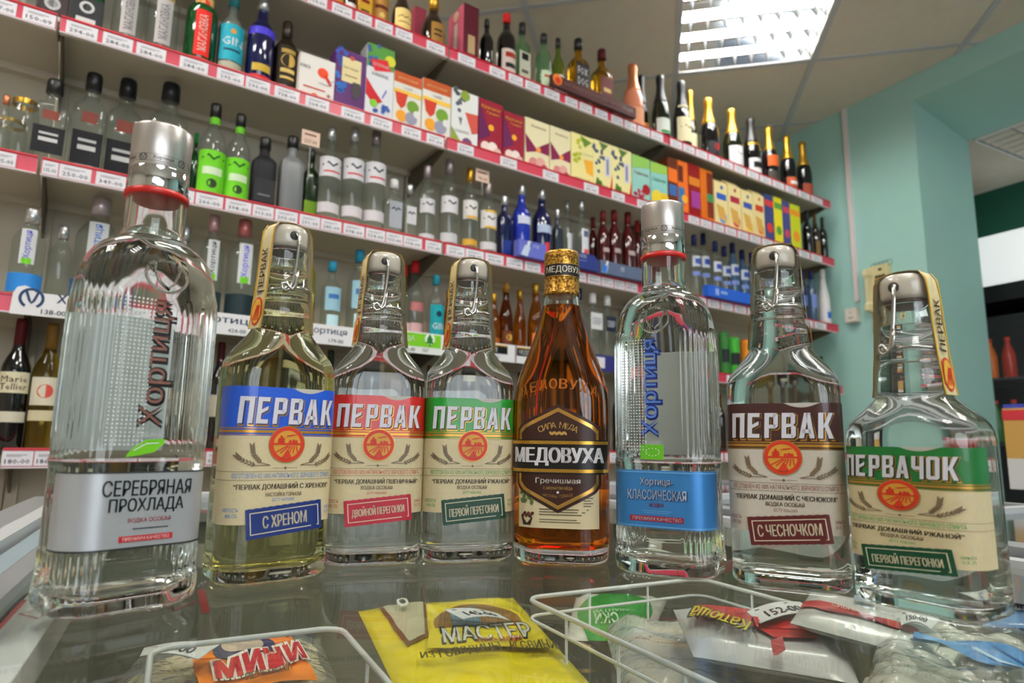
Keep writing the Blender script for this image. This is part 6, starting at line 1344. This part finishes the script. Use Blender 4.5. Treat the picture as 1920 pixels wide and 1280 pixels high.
    for k in range(7): disc(pm, F(.0016), -.0062 + .0021 * k, .1105, .0019, 0, 8, .0011, R(55 if k % 2 else -55))
    text(pm, 'Гречишная', F(.0016), 0, .0700, .038, .0056, 1, .012, 3); text(pm, 'С АРОМАТОМ МЁДА', F(.0016), 0, .0643, .025, .0034, 0, .004, 2); disc(pm, F(.0016), 0, .0608, .0011, 1, 10)
    text(pm, 'НАСТОЙКА', F(.0016), -.0065, .0582, .0125, .0028, 2, 0, 2, rot=R(-7)); text(pm, 'ГОРЬКАЯ', F(.0016), .0070, .0582, .0110, .0028, 2, 0, 2, rot=R(7))
    pm.build('print', [mat((206, 166, 92), .35, .5), mat((222, 216, 204), .45), mat((160, 116, 66), .45)], hx)
    pm = MB()
    for k, (x, z) in enumerate(((-.0325, .060), (-.030, .0565), (-.027, .0590), (-.0245, .0555), (-.0290, .0530), (-.0225, .0520), (-.0320, .0530))): disc(pm, F(.0006), x, z, .0026, 0, 8, .0018, R(30 + 47 * k))
    pm.poly([(-.0305, .0330), (-.0235, .0330), (-.0215, .0395), (-.0325, .0395)], F(.0006), 1)
    for k in range(9): disc(pm, F(.0008), -.0312 + .0012 * k, .0405 + .0012 * ((k * 7) % 3), .0014, 2 if k % 2 else 1, 8)
    for k in range(3): rect(pm, F(.0006), -.016, .0462 - .0022 * k, .026 - .003 * k, .0471 - .0022 * k, 3, 4)
    for k in range(2): rect(pm, F(.0006), -.016, .0378 - .0020 * k, .016 + .003 * k, .0385 - .0020 * k, 3, 4)
    for k in range(4): rect(pm, F(.0006), .0215, .0560 - .0022 * k, .030 - .002 * (k % 2), .0568 - .0022 * k, 3, 2)
    pm.build('print', [mat((90, 106, 60), .5), mat((52, 28, 22), .5), mat((110, 60, 40), .5), mat((96, 84, 64), .5)], lb0)
    # raised name on the shoulder
    em = MB(); s = 'МЕДОВУХА'
    for i, ch in enumerate(s):
        a = (i - 3.5) / 3.5; x = a * .031; zc = .1535 - .006 * a * a; yy = -math.sqrt(max(1e-5, .0277 ** 2 - max(0, abs(x) - .0138) ** 2)) - .0009
        em2 = MB(); tl = lambda u, z: (x + u, yy - (z - zc) * -.18 - .0 + abs(0), z)
        text(em, ch, (lambda u, z: (x + u * math.cos(a * .7), yy + abs(u) * 0 + u * math.sin(a * .7) * 1.0 + (z - zc) * .22, z)), 0, zc, .0074, .0090, 0, .03, 2, rot=-a * .25)
    o = em.build('raised_lettering', mat((226, 150, 60), .05, trans=.6, ior=1.45), t)
    # cap
    M_GC = mat((176, 128, 46), .32, .75, name='gold_cap'); nt = M_GC.node_tree; b = nt.nodes['Principled BSDF']
    wv = nt.nodes.new('ShaderNodeTexNoise'); wv.inputs['Scale'].default_value = 160; wv.inputs['Distortion'].default_value = 3.0; tc = nt.nodes.new('ShaderNodeTexCoord'); rp = nt.nodes.new('ShaderNodeValToRGB')
    rp.color_ramp.elements[0].color = (*lin((110, 70, 22)), 1); rp.color_ramp.elements[1].color = (*lin((216, 166, 70)), 1); rp.color_ramp.elements[0].position = .42; rp.color_ramp.elements[1].position = .58
    nt.links.new(tc.outputs['Object'], wv.inputs['Vector']); nt.links.new(wv.outputs['Fac'], rp.inputs[0]); nt.links.new(rp.outputs[0], b.inputs['Base Color'])
    cp = MB(); cp.lathe([(.0160, .2365), (.0172, .2370), (.0174, .2395), (.0166, .2405), (.0168, .2425), (.0163, .2435), (.0163, .2680), (.0166, .2690), (.0163, .2702), (.0166, .2714), (.0163, .2728), (.0164, .2770), (.0158, .2790), (.0140, .2796)], 40); cp_ = cp.build('cap', M_GC, t)
    pm = MB(); cyl = lambda o: (lambda u, z: ((.0164 + o) * math.sin(u / .0164), -(.0164 + o) * math.cos(u / .0164), z))
    for za, zb_, mi, o in ((.2535, .2655, 0, .0003), (.2650, .2656, 1, .0005), (.2534, .2540, 1, .0005)): pm.grid(lambda a, b: cyl(o)((a - .38) * .044, za + (zb_ - za) * b), 20, 1, mi)
    text(pm, 'МЕДОВУХА', cyl(.0006), .0058, .2595, .040, .0072, 2, .02, 2)
    pm.build('print', [mat((18, 15, 14), .4), mat((206, 160, 84), .3, .7), mat((206, 196, 176), .5)], cp_)
    return t
def gp(x, y): return (x, y, GZ + 0.0003)
khortytsia(gp(-0.2426, 0.4154), R(50), 'tall ribbed clear bottle with a silver base label and a printed green leaf', 'silver')
pervak(gp(-0.1835, 0.5023), R(38), 'ПЕРВАК', (26, 84, 200), (20, 44, 110), 'С ХРЕНОМ', '“ПЕРВАК ДОМАШНИЙ С ХРЕНОМ”', 'НАСТОЙКА ГОРЬКАЯ', (60, 120, 190), 'swing-top bottle of yellowish spirit with a blue-topped cream label', YELLOWISH, srot=R(14), std='ДСТУ 4257:2003')
pervak(gp(-0.1198, 0.5748), R(17), 'ПЕРВАК', (196, 30, 26), (176, 26, 50), 'ДВОЙНОЙ ПЕРЕГОНКИ', '“ПЕРВАК ДОМАШНИЙ ПШЕНИЧНЫЙ”', 'ВОДКА ОСОБАЯ', (190, 60, 50), 'swing-top clear bottle with a red-topped cream label', srot=R(13))
pervak(gp(-0.0400, 0.5941), R(14), 'ПЕРВАК', (24, 140, 40), (14, 60, 40), 'ПЕРВОЙ ПЕРЕГОНКИ', '“ПЕРВАК ДОМАШНИЙ РЖАНОЙ”', 'ВОДКА ОСОБАЯ', (60, 150, 70), 'swing-top clear bottle with a green-topped cream label beside the amber bottle', srot=R(13))
medovukha(gp(0.0458, 0.5854), R(-10))
khortytsia(gp(0.1314, 0.5422), R(-31), 'tall ribbed clear bottle with a sky blue base label', 'blue')
pervak(gp(0.2125, 0.5014), R(-27), 'ПЕРВАК', (62, 26, 24), (88, 26, 26), 'С ЧЕСНОЧКОМ', '“ПЕРВАК ДОМАШНИЙ С ЧЕСНОКОМ”', 'ВОДКА ОСОБАЯ', (130, 70, 66), 'swing-top clear bottle with a dark brown-topped label', zs=.955, paper=(206, 196, 180))
pervak(gp(0.2747, 0.4364), R(-58), 'ПЕРВАЧОК', (12, 108, 40), (14, 70, 44), 'ПЕРВОЙ ПЕРЕГОНКИ', '“ПЕРВАК ДОМАШНИЙ РЖАНОЙ”', 'ВОДКА ОСОБАЯ', (70, 160, 80), 'shorter swing-top bottle with a green-topped label nearest the green wall', zs=.735, zn=.99)
